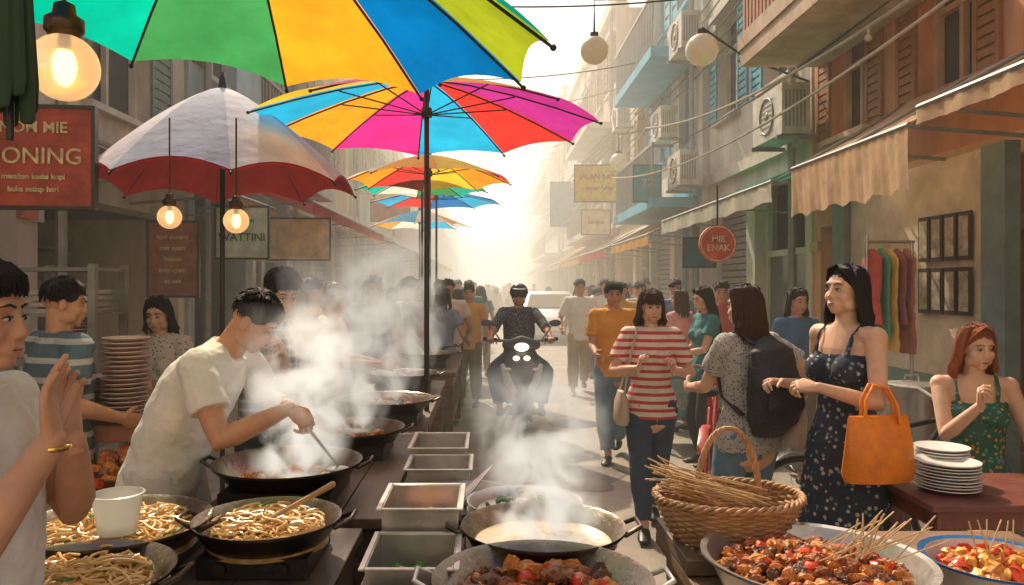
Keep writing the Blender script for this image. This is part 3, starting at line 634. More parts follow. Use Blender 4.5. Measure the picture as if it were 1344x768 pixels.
BROTH=mk('broth',(.65,.53,.38),.1,var=.3,vs=10,bump=.15,bs=30)
def disc(name,x,y,z,R,mt):
    mb=MB(); mb.lathe([(R,0),(R*.6,.004),(0,.006)],(0,0,0),0,36); return mb.obj(name,mt,loc=(x,y,z))
def noodles(x,y,z,R,n=190):
    mb=MB()
    for i in range(n):
        r=R*math.sqrt(rnd())*.85; a=ru(0,6.28); p=V((r*math.cos(a),r*math.sin(a),.045*(1-(r/R)**2)+ru(-.01,.02))); h=ru(0,6.28); pts=[p]
        for k in range(7):
            h+=ru(-.9,.9); p=p+V((math.cos(h)*.02,math.sin(h)*.02,ru(-.006,.006))); rr=math.hypot(p.x,p.y)
            if rr>R*.92: p.x*=R*.9/rr; p.y*=R*.9/rr
            p.z=min(p.z,.05*(1-(rr/R)**2)+.03); pts.append(p.copy())
        mb.tube(pts,.0036,0 if rnd()<.97 else 1,5)
    mb.lathe([(R,-.03),(R*.7,.012),(0,.035)],(0,0,0),2,24); mb.obj('noodles',[NOOD,VEG,mk('noodle_base',(.5,.3,.12),.4,var=.4,vs=40)],loc=(x,y,z))
def chunks(name,x,y,z,R,n,mats,s0=.018,s1=.035,hp=.04,flat=.5):
    mb=MB()
    for i in range(n):
        r=R*math.sqrt(rnd())*.92; a=ru(0,6.28); Rm=Matrix.Rotation(ru(0,3),3,'X')@Matrix.Rotation(ru(0,3),3,'Z'); s=ru(s0,s1); off=len(mb.v)
        mb.ell((r*math.cos(a),r*math.sin(a),hp*(1-(r/R)**2)+ru(-.008,.01)),(s,s*ru(.5,.8),s*ru(.35,.6)),Rm,random.randrange(len(mats)),9,6)
        j=s*.16
        for q in range(off,len(mb.v)):
            v=mb.v[q]; mb.v[q]=(v[0]+ru(-j,j),v[1]+ru(-j,j),v[2]+ru(-j,j))
    return mb.obj(name,mats,loc=(x,y,z))
wok('wok',-.78,2.98,.93,.285); wok('wok',-.68,3.75,.92,.27); wok('wok',-.62,4.65,.93,.29); wok('wok',-.66,6.0,.93,.28); wok('wok',-.62,7.8,.93,.28); wok('wok',-.62,8.8,.93,.28)
wok('wok',-1.09,2.24,.925,.265); wok('wok',-.655,2.27,.925,.215); wok('wok',-1.0,1.83,.925,.235)
wok('wok',.16,2.2,.925,.235); wok('wok',.13,1.80,.925,.26,mt=SS)
noodles(-1.09,2.24,.885,.225); noodles(-.655,2.27,.885,.18); noodles(-1.0,1.83,.885,.2)
chunks('stir_fry',-.78,2.98,.845,.2,110,[MEAT2,NOOD,VEG,CHI,MEAT2],.012,.025,.06); disc('broth',.16,2.2,.885,.212,BROTH); disc('sauce',.13,1.80,.88,.235,SOUP)
chunks('braised_meat',.13,1.80,.885,.21,70,[MEAT,MEAT2,CHI,MEAT,MEAT3],.02,.045,.015)
for x,y in((-.68,3.75),(-.62,4.65),(-.66,6.0)): disc('broth',x,y,.865,.23,SOUP); chunks('stir_fry',x,y,.87,.18,40,[MEAT,MEAT2,VEG],.015,.025)
PLST=mk('plastic_tub',(.8,.8,.77),.3,var=.05,bump=0,trans=.4)
mb=MB(); mb.lathe([(0,-.05),(.05,-.05),(.066,.055),(.072,.058),(.066,.06),(.05,-.03),(0,-.03)],(0,0,0),0,32); mb.obj('plastic_container',PLST,loc=(-1.03,2.12,.985))
SPO=mk('wood_spatula',(.5,.29,.13),.5,vs=20)
mb=MB(); mb.tube([(-.66,2.2,.93),(-.52,2.24,1.0),(-.46,2.26,1.03)],[(.012,.006),(.009,.008),(.012,.01)],0,8); mb.ell((-.68,2.19,.925),(.04,.025,.006)); mb.obj('wooden_spatula',SPO)
mb=MB(); w=V((-.66,2.79,1.10)); mb.tube([w+V((-.08,0,.07)),w,w+V((.09,.12,-.17))],[.008,.007,.005],0,8); mb.ell(w+V((.09,.12,-.18)),(.045,.03,.012)); mb.obj('steel_ladle',SS)
def tray(name,x,y,z,w,l,d,mt=SS,fill=None):
    mb=MB(); t=.004; mb.box(-w/2,w/2,-l/2,l/2,0,t); 
    for sx in(-1,1): mb.box(sx*w/2-sx*t,sx*w/2,-l/2,l/2,t,d); mb.box(-w/2+t,w/2-t,sx*l/2-sx*t,sx*l/2,t,d)
    for sx in(-1,1): mb.box(sx*w/2,sx*(w/2+.015),-l/2-.015,l/2+.015,d-.004,d+.002); mb.box(-w/2,w/2,sx*l/2,sx*(l/2+.015),d-.004,d+.002) if sx>0 else mb.box(-w/2,w/2,-l/2-.015,-l/2,d-.004,d+.002)
    mb.obj(name,mt,loc=(x,y,z),bevel=.0015)
    if fill: chunks('raw_meat',x,y,z+.03,w*.42,30,fill,.015,.03,.02)
tray('steel_tray',-.22,3.55,.78,.24,.34,.12); tray('steel_tray',-.2,3.2,.78,.25,.26,.1)
mb=MB(); mb.box(-.36,-.08,3.05,3.8,.70,.775); [mb.box(x,x+.03,y,y+.03,.005,.70) for x in(-.35,-.12) for y in(3.07,3.74)]; mb.obj('side_table',STEEL)
tray('steel_tray',-.195,2.32,.86,.22,.26,.12,fill=[MEAT2,mk('raw_pork',(.6,.26,.21),.35)]); tray('steel_tray',-.195,2.02,.80,.22,.26,.12,fill=[VEG,NOOD]); tray('steel_tray',-.2,1.7,.79,.22,.26,.1)
mb=MB(); mb.box(-.32,-.07,2.18,2.46,.785,.855); mb.obj('wooden_crate',CW)
def pan(x,y,z,R):
    mb=MB(); mb.lathe([(0,0),(R*.85,0),(R,.035),(R*1.02,.037),(R*.98,.036),(R*.83,.006),(0,.006)],(0,0,0),0,36); mb.obj('steel_pan',SS,loc=(x,y,z))
pan(-.13,2.78,.785,.13); pan(.13,2.68,.80,.2); pan(.13,2.68,.83,.2); pan(-.05,2.95,.8,.12)
chunks('chopped_vegetables',.13,2.68,.84,.16,30,[VEG,MEAT2],.01,.02,.02)
mb=MB()
for i in range(5): mb.tube([(-.16+i*.012,2.7,.82),(-.02+i*.01,2.92,.9+i*.008)],.004,0,6)
mb.obj('metal_tongs',SS)
def basin(name,x,y,z,R,d,mt,rim):
    mb=MB(); mb.lathe([(0,0),(R*.8,0),(R*.97,d*.9),(R,d)],(0,0,0),0,48); mb.lathe([(R,d),(R+.012,d+.004),(R+.012,d+.01),(R-.005,d+.006)],(0,0,0),1,48); mb.lathe([(R-.005,d+.006),(R*.78,.008),(0,.008)],(0,0,0),0,48)
    mb.obj(name,[mt,rim],loc=(x,y,z))
basin('steel_basin',.85,1.98,.81,.275,.10,SS,SS); chunks('grilled_meat',.85,1.98,.865,.245,460,[MEAT,MEAT,MEAT2,MEAT3,MEAT2,CHI],.012,.030,.05)
basin('enamel_basin',1.33,1.99,.81,.17,.09,mk('enamel_white',(.6,.6,.57),.3),mk('enamel_blue',(.02,.12,.3),.25)); chunks('fried_prawns',1.33,1.99,.86,.15,110,[MEAT2,CHI,mk('batter',(.78,.4,.08),.4,var=.4,vs=40)],.016,.034,.05)
BAM=mk('bamboo_sticks',(.55,.37,.19),.6,var=.2,vs=30)
mb=MB()
for i in range(26):
    a=(.93+ru(-.10,.1),1.95+ru(-.06,.06),.93); mb.tube([a,(a[0]+ru(-.02,.14),a[1]+ru(-.08,.04),1.0+ru(-.01,.04))],.0020,0,5)
for i in range(8):
    a=(1.33+ru(-.06,.08),1.98,.92); mb.tube([a,(a[0]+ru(-.05,.06),a[1]+ru(-.05,.02),1.01)],.0020,0,5)
mb.obj('meat_skewers',BAM)
WI=mk('wicker',(.44,.245,.115),.6,var=.4,vs=25,bump=.2)
def basket(x,y,z):
    mb=MB(); 
    for k in range(15):
        u=k/14; R=.15+.07*u**.7; zz=.12*u; pts=[]
        for i in range(72):
            a=2*math.pi*i/72; r=R+.006*math.sin(18*a+math.pi*k); pts.append((r*math.cos(a),r*.8*math.sin(a),zz+.0))
        mb.tube(pts,.0056,0,6,side=(0,0,1),closed=True)
    for i in range(36):
        a=2*math.pi*i/36; mb.tube([(.15*math.cos(a),.12*math.sin(a),0),(.19*math.cos(a),.152*math.sin(a),.05),(.22*math.cos(a),.176*math.sin(a),.125)],.004,0,5)
    for q in(0,2.09,4.18):
        pts=[]
        for i in range(90):
            a=2*math.pi*i/90; pts.append(((.222+.008*math.cos(a*16+q))*math.cos(a),(.178+.008*math.cos(a*16+q))*math.sin(a),.13+.008*math.sin(a*16+q)))
        mb.tube(pts,.006,0,6,side=(0,0,1),closed=True)
        pts=[]
        for i in range(40):
            a=math.pi*i/39; pts.append((.1*math.cos(a)+.006*math.cos(i+q),.006*math.sin(i+q),.125+.21*math.sin(a)))
        mb.tube(pts,.006,0,6)
    mb.lathe([(0,.004),(.15,.004)],(0,0,0),0,30)
    for i in range(45):
        a=ru(-.35,.35)+ (math.pi if i<38 else 0); yy=ru(-.08,.1); mb.tube([(.06*ru(-1,2),yy,.10+ru(0,.06)),(-.2+ru(-.04,.02),yy+ru(-.03,.02),.16+ru(0,.08))],.0026,1,5)
    mb.obj('wicker_basket',[WI,BAM],loc=(x,y,z),rz=.15,sharp=0)
basket(.735,2.33,.85)
mb=MB(); mb.box(.56,.93,2.14,2.54,.803,.848); mb.obj('wooden_board',CW,bevel=.004)
RT=mk('table_red_lacquer',(.20,.065,.05),.35,var=.3,vs=8)
mb=MB(); mb.box(1.74,3.0,2.98,3.5,.73,.76); mb.box(1.78,2.96,3.02,3.46,.65,.728); [mb.box(x,x+.06,y,y+.06,.006,.65) for x in(1.79,2.88) for y in(3.03,3.39)]; mb.obj('red_wood_table',RT,bevel=.004)
CER=mk('ceramic_white',(.78,.76,.72),.25,var=.08,bump=0)
def plates(name,x,y,z,R,n,dz=.013,mt=CER,jit=.004):
    mb=MB()
    for i in range(n):
        c=(ru(-jit,jit),ru(-jit,jit),i*dz); mb.lathe([(0,0),(R*.6,0),(R,.018),(R,.022),(R*.62,.006),(0,.005)],c,0,32)
    mb.obj(name,mt,loc=(x,y,z))
plates('plate_stack',1.93,3.2,.762,.125,9); plates('plate_stack',2.0,3.36,.762,.11,11)
CP=mk('plates_pinkish',(.66,.5,.43),.35,var=.15,vs=15)
plates('plate_stack',-1.71,3.6,1.02,.105,17,.021,CP,.006); plates('plate_stack',-2.35,4.3,1.25,.11,12,.018,CP,.008); plates('plate_stack',-1.85,3.75,.98,.1,10,.02,CP,.006)
mb=MB(); mb.box(-1.95,-1.5,3.4,3.9,.66,.70); [mb.box(x,x+.05,y,y+.05,.006,.66) for x in(-1.93,-1.57) for y in(3.42,3.83)]; mb.box(-1.88,-1.62,3.5,3.86,.9,.975); mb.obj('wooden_stand',mk('stand_red_wood',(.28,.11,.06),.5),bevel=.004)
chunks('pile_of_fruit',-1.68,3.52,.73,.17,60,[CHI,MEAT2,mk('shallot',(.4,.16,.12),.4)],.03,.04,.12)
mb=MB(); mb.box(-2.62,-2.15,4.15,4.55,1.18,1.22); [mb.box(x,x+.04,y,y+.04,.006,1.74) for x in(-2.62,-2.18) for y in(4.15,4.5)]
for z in(.5,.85,1.45,1.7): mb.box(-2.62,-2.15,4.16,4.54,z,z+.02)
for z in(.52,.87,1.47):
    for q in range(4): mb.box(-2.58,-2.2,4.18,4.5,z+q*.035,z+q*.035+.022,1)
mb.obj('tray_rack',[STEEL,SS])
mb=MB(); mb.lathe([(0,.51),(.16,.51),(.17,.49),(.15,.48),(0,.48)],(0,0,0),0,24); [mb.tube([(.13*c,.13*s_,.48),(.17*c,.17*s_,.01)],.014,0,8) for c,s_ in((.7,.7),(-.7,.7),(.7,-.7),(-.7,-.7))]; mb.ring((0,0,.2),.15,.009); mb.obj('round_stool',mk('stool_plastic_red',(.4,.05,.03),.4),loc=(2.52,3.95,0))
def drum(x,y,z,R,h):
    mb=MB(); pr=[(0,0),(R,0)]
    for i in range(1,13): pr.append((R+(.008 if i%4==0 else 0),h*i/12))
    pr+=[(R*1.03,h),(R*1.03,h+.015),(R*.95,h+.02),(0,h+.035)]; mb.lathe(pr,(0,0,0),0,36); mb.tube([(-.05,0,h+.03),(-.04,0,h+.07),(.04,0,h+.07),(.05,0,h+.03)],.007,0,6)
    for sg in(-1,1): mb.tube([(sg*R,-.04,h*.8),(sg*(R+.03),-.035,h*.8),(sg*(R+.03),.035,h*.8),(sg*R,.04,h*.8)],.006,0,6)
    mb.obj('metal_drum',SS,loc=(x,y,z))
drum(2.70,4.85,.42,.155,.56); drum(2.98,4.8,.42,.15,.5)
mb=MB(); mb.box(2.5,3.2,4.6,5.1,.38,.415); [mb.box(x,x+.05,y,y+.05,.12,.38) for x in(2.82,3.12) for y in(4.62,5.03)]; [mb.box(2.52,2.57,y,y+.05,.006,.38) for y in(4.62,5.03)]; mb.obj('low_bench',CW)
mb=MB(); rx,ry=2.98,5.75
mb.cyl((rx-.14,ry,1.95),(rx+.24,ry,1.95),.012); mb.cyl((rx-.12,ry,.14),(rx-.12,ry,2.0),.014); mb.cyl((rx+.22,ry,.14),(rx+.22,ry,1.95),.014)
for sx in(-.12,.22): mb.cyl((rx+sx,ry-.22,.14),(rx+sx,ry+.22,.14),.014)
mb.obj('clothes_rack',SS)
GC=[cloth('garment_%d'%i,c) for i,c in enumerate([(.5,.07,.05),(.09,.3,.2),(.7,.45,.1),(.3,.09,.1),(.4,.15,.11)])]
for i in range(5):
    mb=MB(); x=rx-.08+i*.062; L=.55+.1*(i%3)+(.12 if i>3 else 0); mb.tube([(x,ry,1.90),(x,ry,1.82),(x,ry,1.5),(x,ry,1.88-L)],[(.012,.03),(.026,.15),(.022,.13),(.028,.16)],0,16,side=(1,0,0),cap='flat'); mb.tube([(x,ry,1.88),(x,ry,1.95)],.003,1,5)
    mb.obj('hanging_shirt',[GC[i%5],STEEL],vox=.01,smooth=3,disp=.02,dsc=.06)
mb=MB(); mb.box(3.36,3.40,5.12,7.05,.12,2.55); mb.box(3.345,3.358,5.12,7.05,.12,.95,1); mb.obj('plaster_wall_panel',[mk('plaster_cream',(.68,.57,.42),.85,var=.4,vs=2,bump=.2),mk('plaster_green_dado',(.18,.28,.25),.8,var=.3,vs=3)])
PH=mk('photo_print',(.45,.38,.28),.5,var=.6,vs=14,bump=0); FR=mk('frame_dark',(.04,.025,.018),.4)
for zc,nn in((1.97,4),(1.58,4)):
    for i in range(nn):
        y=5.25+i*.165; mb=MB(); mb.box(3.325,3.343,y,y+.14,zc-.17,zc+.17); mb.box(3.32,3.3235,y+.02,y+.12,zc-.14,zc+.14,1); mb.obj('picture_frame',[FR,PH])
mb=MB(); mb.box(3.30,3.40,4.86,5.10,.12,2.55); mb.box(3.30,3.40,7.06,7.3,.12,2.55); mb.box(3.28,3.298,4.84,5.12,.12,.5); mb.obj('door_frame',mk('frame_paint_teal',(.16,.22,.22),.6,var=.3))
# ---------------------------------------------------------------- lamps
FIL=mk('filament',(1,.6,.22),.2,var=0,bump=0,emit=7); BRS=mk('lamp_brass',(.09,.06,.04),.35,m=.8)
GLS=bpy.data.materials.new('clear_lamp_glass'); GLS.use_nodes=True; q=GLS.node_tree.nodes['Principled BSDF']; q.inputs['Base Color'].default_value=(1,.85,.62,1); q.inputs['Roughness'].default_value=.25; q.inputs['Transmission Weight'].default_value=.6; q.inputs['Emission Color'].default_value=(1,.62,.30,1); q.inputs['Emission Strength'].default_value=.25
def bulb(x,y,z,R,top):
    mb=MB(); pr=[(R*math.cos(a),R*math.sin(a)) for a in [-math.pi/2+.0001+i*(math.pi*.86)/20 for i in range(21)]]; mb.lathe(pr,(0,0,0),0,40); mb.lathe([(pr[-1][0],pr[-1][1]),(R*.5,R*1.05),(R*.56,R*1.1),(R*.56,R*1.45),(R*.34,R*1.6),(R*.30,R*1.9),(R*.12,R*2),(0,R*2)],(0,0,0),1,24)
    mb.ell((0,0,R*.0),(R*.22,R*.22,R*.4),None,2,12,10); mb.cyl((0,0,R*.35),(0,0,R*1.05),R*.12,m=1,n=8); mb.cyl((0,0,R*2),(0,0,top-z),.005,m=1,n=6); mb.obj('hanging_bulb_lamp',[GLS,BRS,FIL],loc=(x,y,z),sharp=60)
bulb(-1.0,1.8,2.135,.078,2.7); bulb(-1.67,4.0,1.98,.062,2.5); bulb(-1.32,4.0,1.96,.066,2.5)
GLB=mk('globe_opal',(.85,.78,.62),.3,var=.05,bump=0,trans=.4)
def globe(x,y,z,R,arm):
    mb=MB(); mb.ell((0,0,0),R,None,0,24,16); mb.cyl((0,0,R*.9),(0,0,R*1.25),R*.3,m=1); pts=[(0,0,R*1.2)]+[(a[0]-x,a[1]-y,a[2]-z) for a in arm]; mb.tube(pts,.014,1,6); mb.obj('globe_street_lamp',[GLB,POLE],loc=(x,y,z))
globe(1.26,9,4.4,.165,[(1.26,9,5.0),(3.5,9.2,5.1)]); globe(2.39,8.5,4.25,.18,[(2.39,8.5,4.5),(2.9,8.5,4.15),(3.58,8.5,3.9)]); globe(2.75,16,4.22,.18,[(2.75,16,4.8),(3.5,16,4.9)]); globe(2.6,22,4.6,.2,[(2.6,22,5.2),(3.5,22,5.2)])
# ---------------------------------------------------------------- AC units, signs, cables
ACM=mk('ac_casing',(.6,.55,.46),.6,var=.35,vs=5)
def ac(x,y,z,w=.8,side=1):
    mb=MB(); mb.box(-.3,0,-w/2,w/2,0,.55); mb.ring((-.305,-.1*0,.275),.2,.012,1,'x'); 
    for k in range(7): mb.cyl((-.306,-.18,.1+k*.058),(-.306,.18,.1+k*.058),.005,m=1,n=5)
    mb.ell((-.30,0,.275),(.02,.05,.05),None,1); mb.box(-.34,.1,-w/2+.05,-w/2+.08,-.05,-.004,1); mb.box(-.34,.1,w/2-.08,w/2-.05,-.05,-.004,1)
    for k in range(6): mb.box(-.27+k*.04,-.25+k*.04,-w/2-.006,-w/2-.001,.08,.47,1)
    mb.obj('air_conditioner',[ACM,STEEL],loc=(x,y,z),bevel=.006)
ac(3.45,8.6,3.25,.9); ac(3.2,11.8,5.2); ac(3.3,13.6,4.2); ac(3.3,15.5,6.3); ac(3.3,18,5.3); ac(3.3,12.3,3.2); ac(3.3,20.5,4.4); ac(3.3,24,6.4)
mb=MB(); mb.box(2.72,3.6,5.7,8.2,3.97,4.14,0); mb.box(2.70,2.8,5.68,8.22,4.14,4.3,0)
y=5.72
while y<8.18: mb.box(2.74,2.77,y,y+.06,4.3,5.0,1); y+=.1
mb.box(2.72,2.79,5.7,8.2,5.0,5.06,1); mb.obj('balcony',[mk('balcony_concrete',(.55,.40,.27),.8,var=.4,vs=3),WOOD])
def text(parent,body,loc,rot,size,mt):
    c=bpy.data.curves.new('lettering','FONT'); c.body=body; c.size=size; c.extrude=.004; c.align_x='CENTER'; c.align_y='CENTER'; c.offset=.001
    o=bpy.data.objects.new('lettering',c); sc.collection.objects.link(o); o.location=loc; o.rotation_euler=rot; c.materials.append(mt); o.parent=parent
YEL=mk('sign_paint_cream',(.8,.62,.32),.6,var=.5,vs=20); SRED=mk('sign_red',(.48,.085,.05),.6,var=.5,vs=6)
def sign(name,x,y,z,w,h,mt,rz=0,lines=(),fm=None):
    E=empty(name,(x,y,z),rz); mb=MB(); mb.box(-w/2,w/2,0,.04,-h/2,h/2); mb.box(-w/2-.02,-w/2,-.008,.048,-h/2-.02,h/2+.02,1); mb.box(w/2,w/2+.02,-.008,.048,-h/2-.02,h/2+.02,1); mb.box(-w/2,w/2,-.008,.048,h/2,h/2+.02,1); mb.box(-w/2,w/2,-.008,.048,-h/2-.02,-h/2,1)
    mb.obj('panel',[mt,FR],E)
    for b_,dz,s_ in lines: text(E,b_,(0,-.008,dz),(math.pi/2,0,0),s_,fm or YEL)
sign('shop_signboard',-2.50,4.2,2.33,.60,.54,SRED,.12,(('NOM MIE',.16,.085),('HONING',.0,.125),('masakan kedai kopi',-.11,.042),('buka setiap hari',-.18,.042)))
sign('menu_board',-2.85,6.9,1.86,.42,.66,mk('board_brown',(.34,.13,.06),.6,var=.6,vs=8),.1,(('nasi goreng',.2,.06),('mie ayam',.1,.06),('bakmi',0,.06),('sate ayam',-.1,.06),('es teh',-.2,.06)))
sign('green_shop_sign',-2.45,7.6,2.15,.5,.5,mk('sign_pale_green',(.58,.64,.46),.6,var=.4),.08,(('masakan',.12,.07),('WATTINI',-.05,.11)),mk('paint_dkgreen',(.03,.12,.06),.6))
sign('shop_signboard',-2.35,9.5,2.2,.75,.5,mk('sign_tan',(.7,.56,.36),.7,var=.4),.05)
sign('yellow_street_sign',2.5,17,3.9,1.1,.8,mk('sign_yellow',(.85,.55,.10),.6,var=.4),0,(('JALAN RAYA',.15,.16),('pasar lama',-.1,.14)),SRED)
sign('hanging_sign',2.7,12.9,3.35,.45,.6,mk('sign_teal',(.05,.34,.34),.6,var=.4),0,(('77',0,.2),)); sign('hanging_sign',2.7,19,3.2,.7,.6,mk('sign_white',(.64,.55,.41),.6,var=.4),0,(('bengkel',0,.13),),SRED); sign('hanging_sign',2.6,26,4.4,.9,1.5,mk('sign_blue',(.14,.28,.4),.6,var=.4),0)
sign('hanging_sign',-2.3,18,3.4,.9,.5,SRED,0); sign('hanging_sign',2.75,9.9,2.05,.4,.36,mk('sign_navy',(.04,.13,.16),.6,var=.4),0)
mb=MB(); mb.cyl((0,0,0),(0,.05,0),.19,m=0,n=36); mb.ring((0,-.003,0),.175,.006,1,'y'); mb.cyl((0,.025,.19),(0,.025,.6),.01,m=2,n=6); o=mb.obj('round_hanging_sign',[mk('round_sign_red',(.6,.08,.045),.5,var=.4),YEL,POLE],loc=(2.36,7.8,2.05)); text(o,'MIE\nENAK',(0,-.012,0),(math.pi/2,0,0),.09,YEL)
def cable(mb,a,b_,sag,r=.011,n=22):
    a=V(a);b_=V(b_); mb.tube([a+(b_-a)*(i/n)-V((0,0,sag*4*(i/n)*(1-i/n))) for i in range(n+1)],r,0,5)
mb=MB(); cable(mb,(3.3,3.6,3.95),(2.5,12,4.1),.35,.016); cable(mb,(3.3,3.6,3.85),(2.3,14,3.6),.45,.014); cable(mb,(2.5,12,4.1),(2.8,30,5.2),.5); cable(mb,(2.3,14,3.6),(2.9,40,5),.5)
for t in(.12,.2,.3,.45): q=V((3.3,3.6,3.95)).lerp(V((2.5,12,4.1)),t); z=q.z-.35*4*t*(1-t); mb.ell((q.x,q.y,z-.09),.03,None,0,10,8); mb.cyl((q.x,q.y,z-.07),(q.x,q.y,z),.012,m=0,n=6)
mb.obj('festoon_cables',mk('cable_beige',(.5,.42,.32),.6))
mb=MB(); cable(mb,(3.3,3.7,4.1),(3.4,20,5.0),.5)
for q in range(7): cable(mb,(-3.4,12+q*5,5.2+q*.3),(3.5,13+q*5+ru(-2,2),6.0+q*.4),.4,.012)
for q in range(6): cable(mb,(3.5,8.5,5.2+q*.22),(3.2,45,7.0+q*.3),.8+q*.1,.012)
cable(mb,(-3.4,7,4.6),(3.6,9,5.2),.35,.01)
mb.obj('overhead_cables',mk('cable_black',(.04,.036,.032),.6))
# ---------------------------------------------------------------- scooter
BODY=mk('scooter_paint',(.09,.115,.14),.22,var=.1,bump=0); TYR=mk('tyre_rubber',(.02,.02,.02),.8); HL=mk('headlight_lit',(1,.78,.5),.1,var=0,bump=0,emit=2.5); RPT=mk('scooter_white_trim',(.6,.64,.67),.3,bump=0)
mb=MB()
for y in(-.62,.6): mb.ring((0,y,.255),.205,.05,1,'x',36,12); mb.ring((0,y,.255),.15,.018,2,'x'); mb.cyl((-.06,y,.255),(.06,y,.255),.05,m=2); [mb.tube([(0,y,.255),(0,y+.15*math.cos(k*1.257),.255+.15*math.sin(k*1.257))],.012,2,6) for k in range(5)]
mb.tube([(0,-.62+.27*math.cos(a),.255+.27*math.sin(a)) for a in(.5,.9,1.3,1.7,2.1,2.6)],[(.055,.012),(.065,.014),(.07,.016),(.07,.016),(.065,.014),(.05,.01)],0,12,side=(1,0,0))
for sg in(-1,1): mb.tube([(sg*.085,-.62,.255),(sg*.08,-.52,.55),(sg*.05,-.42,.85)],.02,2,8)
mb.tube([(0,-.50,.42),(0,-.50,.56),(0,-.47,.72),(0,-.43,.86),(0,-.38,.98)],[(.09,.06),(.17,.09),(.21,.10),(.19,.09),(.13,.06)],0,20,side=(1,0,0))
for sg in(-1,1): mb.tube([(sg*.05,-.57,.50),(sg*.14,-.58,.64),(sg*.2,-.52,.80)],[(.024,.02),(.045,.022),(.024,.015)],4,8); mb.ell((sg*.15,-.57,.76),(.045,.03,.02),None,5)
mb.tube([(-.15,-.42,1.0),(0,-.47,1.02),(.15,-.42,1.0)],[(.05,.05),(.075,.085),(.05,.05)],0,14); mb.ell((0,-.535,.985),(.075,.03,.045),None,3); mb.ell((-.055,-.52,.87),(.035,.045,.025),None,3); mb.ell((.055,-.52,.87),(.035,.045,.025),None,3)
mb.tube([(-.37,-.26,1.05),(-.2,-.36,1.04),(0,-.38,1.03),(.2,-.36,1.04),(.37,-.26,1.05)],.016,2,8)
for sg in(-1,1):
    mb.tube([(sg*.38,-.25,1.05),(sg*.26,-.33,1.045)],.021,1,10); mb.tube([(sg*.22,-.36,1.05),(sg*.30,-.36,1.16),(sg*.33,-.34,1.21)],.008,2,6); mb.ell((sg*.36,-.35,1.225),(.062,.015,.036),None,0); mb.tube([(sg*.36,-.36,1.04),(sg*.22,-.41,1.03)],.006,2,6)
    mb.tube([(sg*.12,-.05,.42),(sg*.14,.25,.55),(sg*.1,.75,.72)],[(.07,.1),(.09,.14),(.05,.08)],0,12)
mb.box(-.16,.16,-.42,.05,.27,.32,0); mb.box(-.2,.2,-.3,-.02,.26,.28,1)
mb.tube([(0,-.02,.74),(0,.2,.78),(0,.5,.80),(0,.78,.84)],[(.10,.04),(.14,.05),(.13,.05),(.09,.04)],1,16,side=(1,0,0)); mb.tube([(.14,.2,.2),(.15,.7,.27)],[.03,.05],2,12)
mb.box(-.09,.09,-.57,-.56,.40,.47,5); mb.cyl((-.1,.05,.3),(-.2,.05,.02),.01,m=2,n=6)
mb.obj('motor_scooter',[BODY,TYR,STEEL,HL,RPT,CER],loc=(SX,SY,.004))
# ---------------------------------------------------------------- car
mb=MB(); CAR=mk('car_paint_silver',(.65,.65,.65),.25,m=.2,var=.05,bump=0)
secs=[(-2.1,.25,.62,.74),(-1.9,.22,.80,.84),(-1.0,.22,.95,.87),(-.3,.22,1.38,.66),(.2,.22,1.45,.64),(1.0,.22,1.42,.64),(1.6,.22,1.08,.8),(2.1,.3,.95,.78)]
g=[]
for y,z0,z1,w in secs: 
    zm=min(z1,.9); g+=[(-.84,y,z0),(-.87,y,(z0+zm)/2),(-.84,y,zm-.02),(-w,y,z1-.03),(-w+.1,y,z1),(w-.1,y,z1),(w,y,z1-.03),(.84,y,zm-.02),(.87,y,(z0+zm)/2),(.84,y,z0)]
K=10; mb.add(g,[(i*K+j,(i+1)*K+j,(i+1)*K+(j+1)%K,i*K+(j+1)%K) for i in range(len(secs)-1) for j in range(K)]+[tuple(range(K)),tuple(range(7*K,8*K))[::-1]],0,True)
mb.add([(-.72,-.99,1.0),(.72,-.99,1.0),(.58,-.37,1.36),(-.58,-.37,1.36)],[(0,1,2,3)],1)
for sg in(-1,1):
    mb.ell((sg*.62,-2.02,.66),(.17,.08,.07),None,2); mb.obox((sg*.98,-.75,1.0),(.18,.08,.12),Matrix.Identity(3),0)
    for y in(-1.35,1.3): mb.cyl((sg*.68,y,.31),(sg*.88,y,.31),.31,m=3,n=24); mb.cyl((sg*.881,y,.31),(sg*.89,y,.31),.19,m=0,n=20)
mb.box(-.42,.42,-2.13,-2.09,.5,.64,3); mb.box(-.25,.25,-2.15,-2.13,.38,.48,2); mb.obj('parked_car',[CAR,DK,CER,TYR],loc=(1.85,23,.005))
# ---------------------------------------------------------------- bags & backpack
def attach(mb,name,mats,info,**k):
    return mb.obj(name,mats,info['E'],**k)
BPK=mk('backpack_nylon',(.03,.03,.036),.65,var=.35,vs=15,bump=.3,bs=60)
i=R_; mb=MB(); s0=i['S']; mb.tube([s0+V((0,-.15,-.43)),s0+V((0,-.18,-.38)),s0+V((0,-.19,-.2)),s0+V((0,-.17,-.04)),s0+V((0,-.14,.0))],[(.11,.05),(.15,.085),(.15,.095),(.125,.075),(.07,.04)],0,20,side=(1,0,0))
mb.tube([s0+V((0,-.25,-.36)),s0+V((0,-.275,-.30)),s0+V((0,-.27,-.2))],[(.10,.03),(.115,.035),(.10,.025)],0,16,side=(1,0,0))
for sg in(-1,1): mb.tube([s0+V((sg*.07,-.12,.0)),s0+V((sg*.085,-.03,.06)),s0+V((sg*.095,.05,.035)),s0+V((sg*.115,.09,-.12)),s0+V((sg*.14,.03,-.28)),s0+V((sg*.12,-.1,-.36))],[(.022,.007)]*6,0,8,side=(1,0,0))
attach(mb,'backpack',[BPK],i,vox=.006,smooth=2,disp=.012,dsc=.07)
OB=mk('leather_orange',(.88,.25,.02),.4,var=.25,vs=12,bump=.2,bs=120)
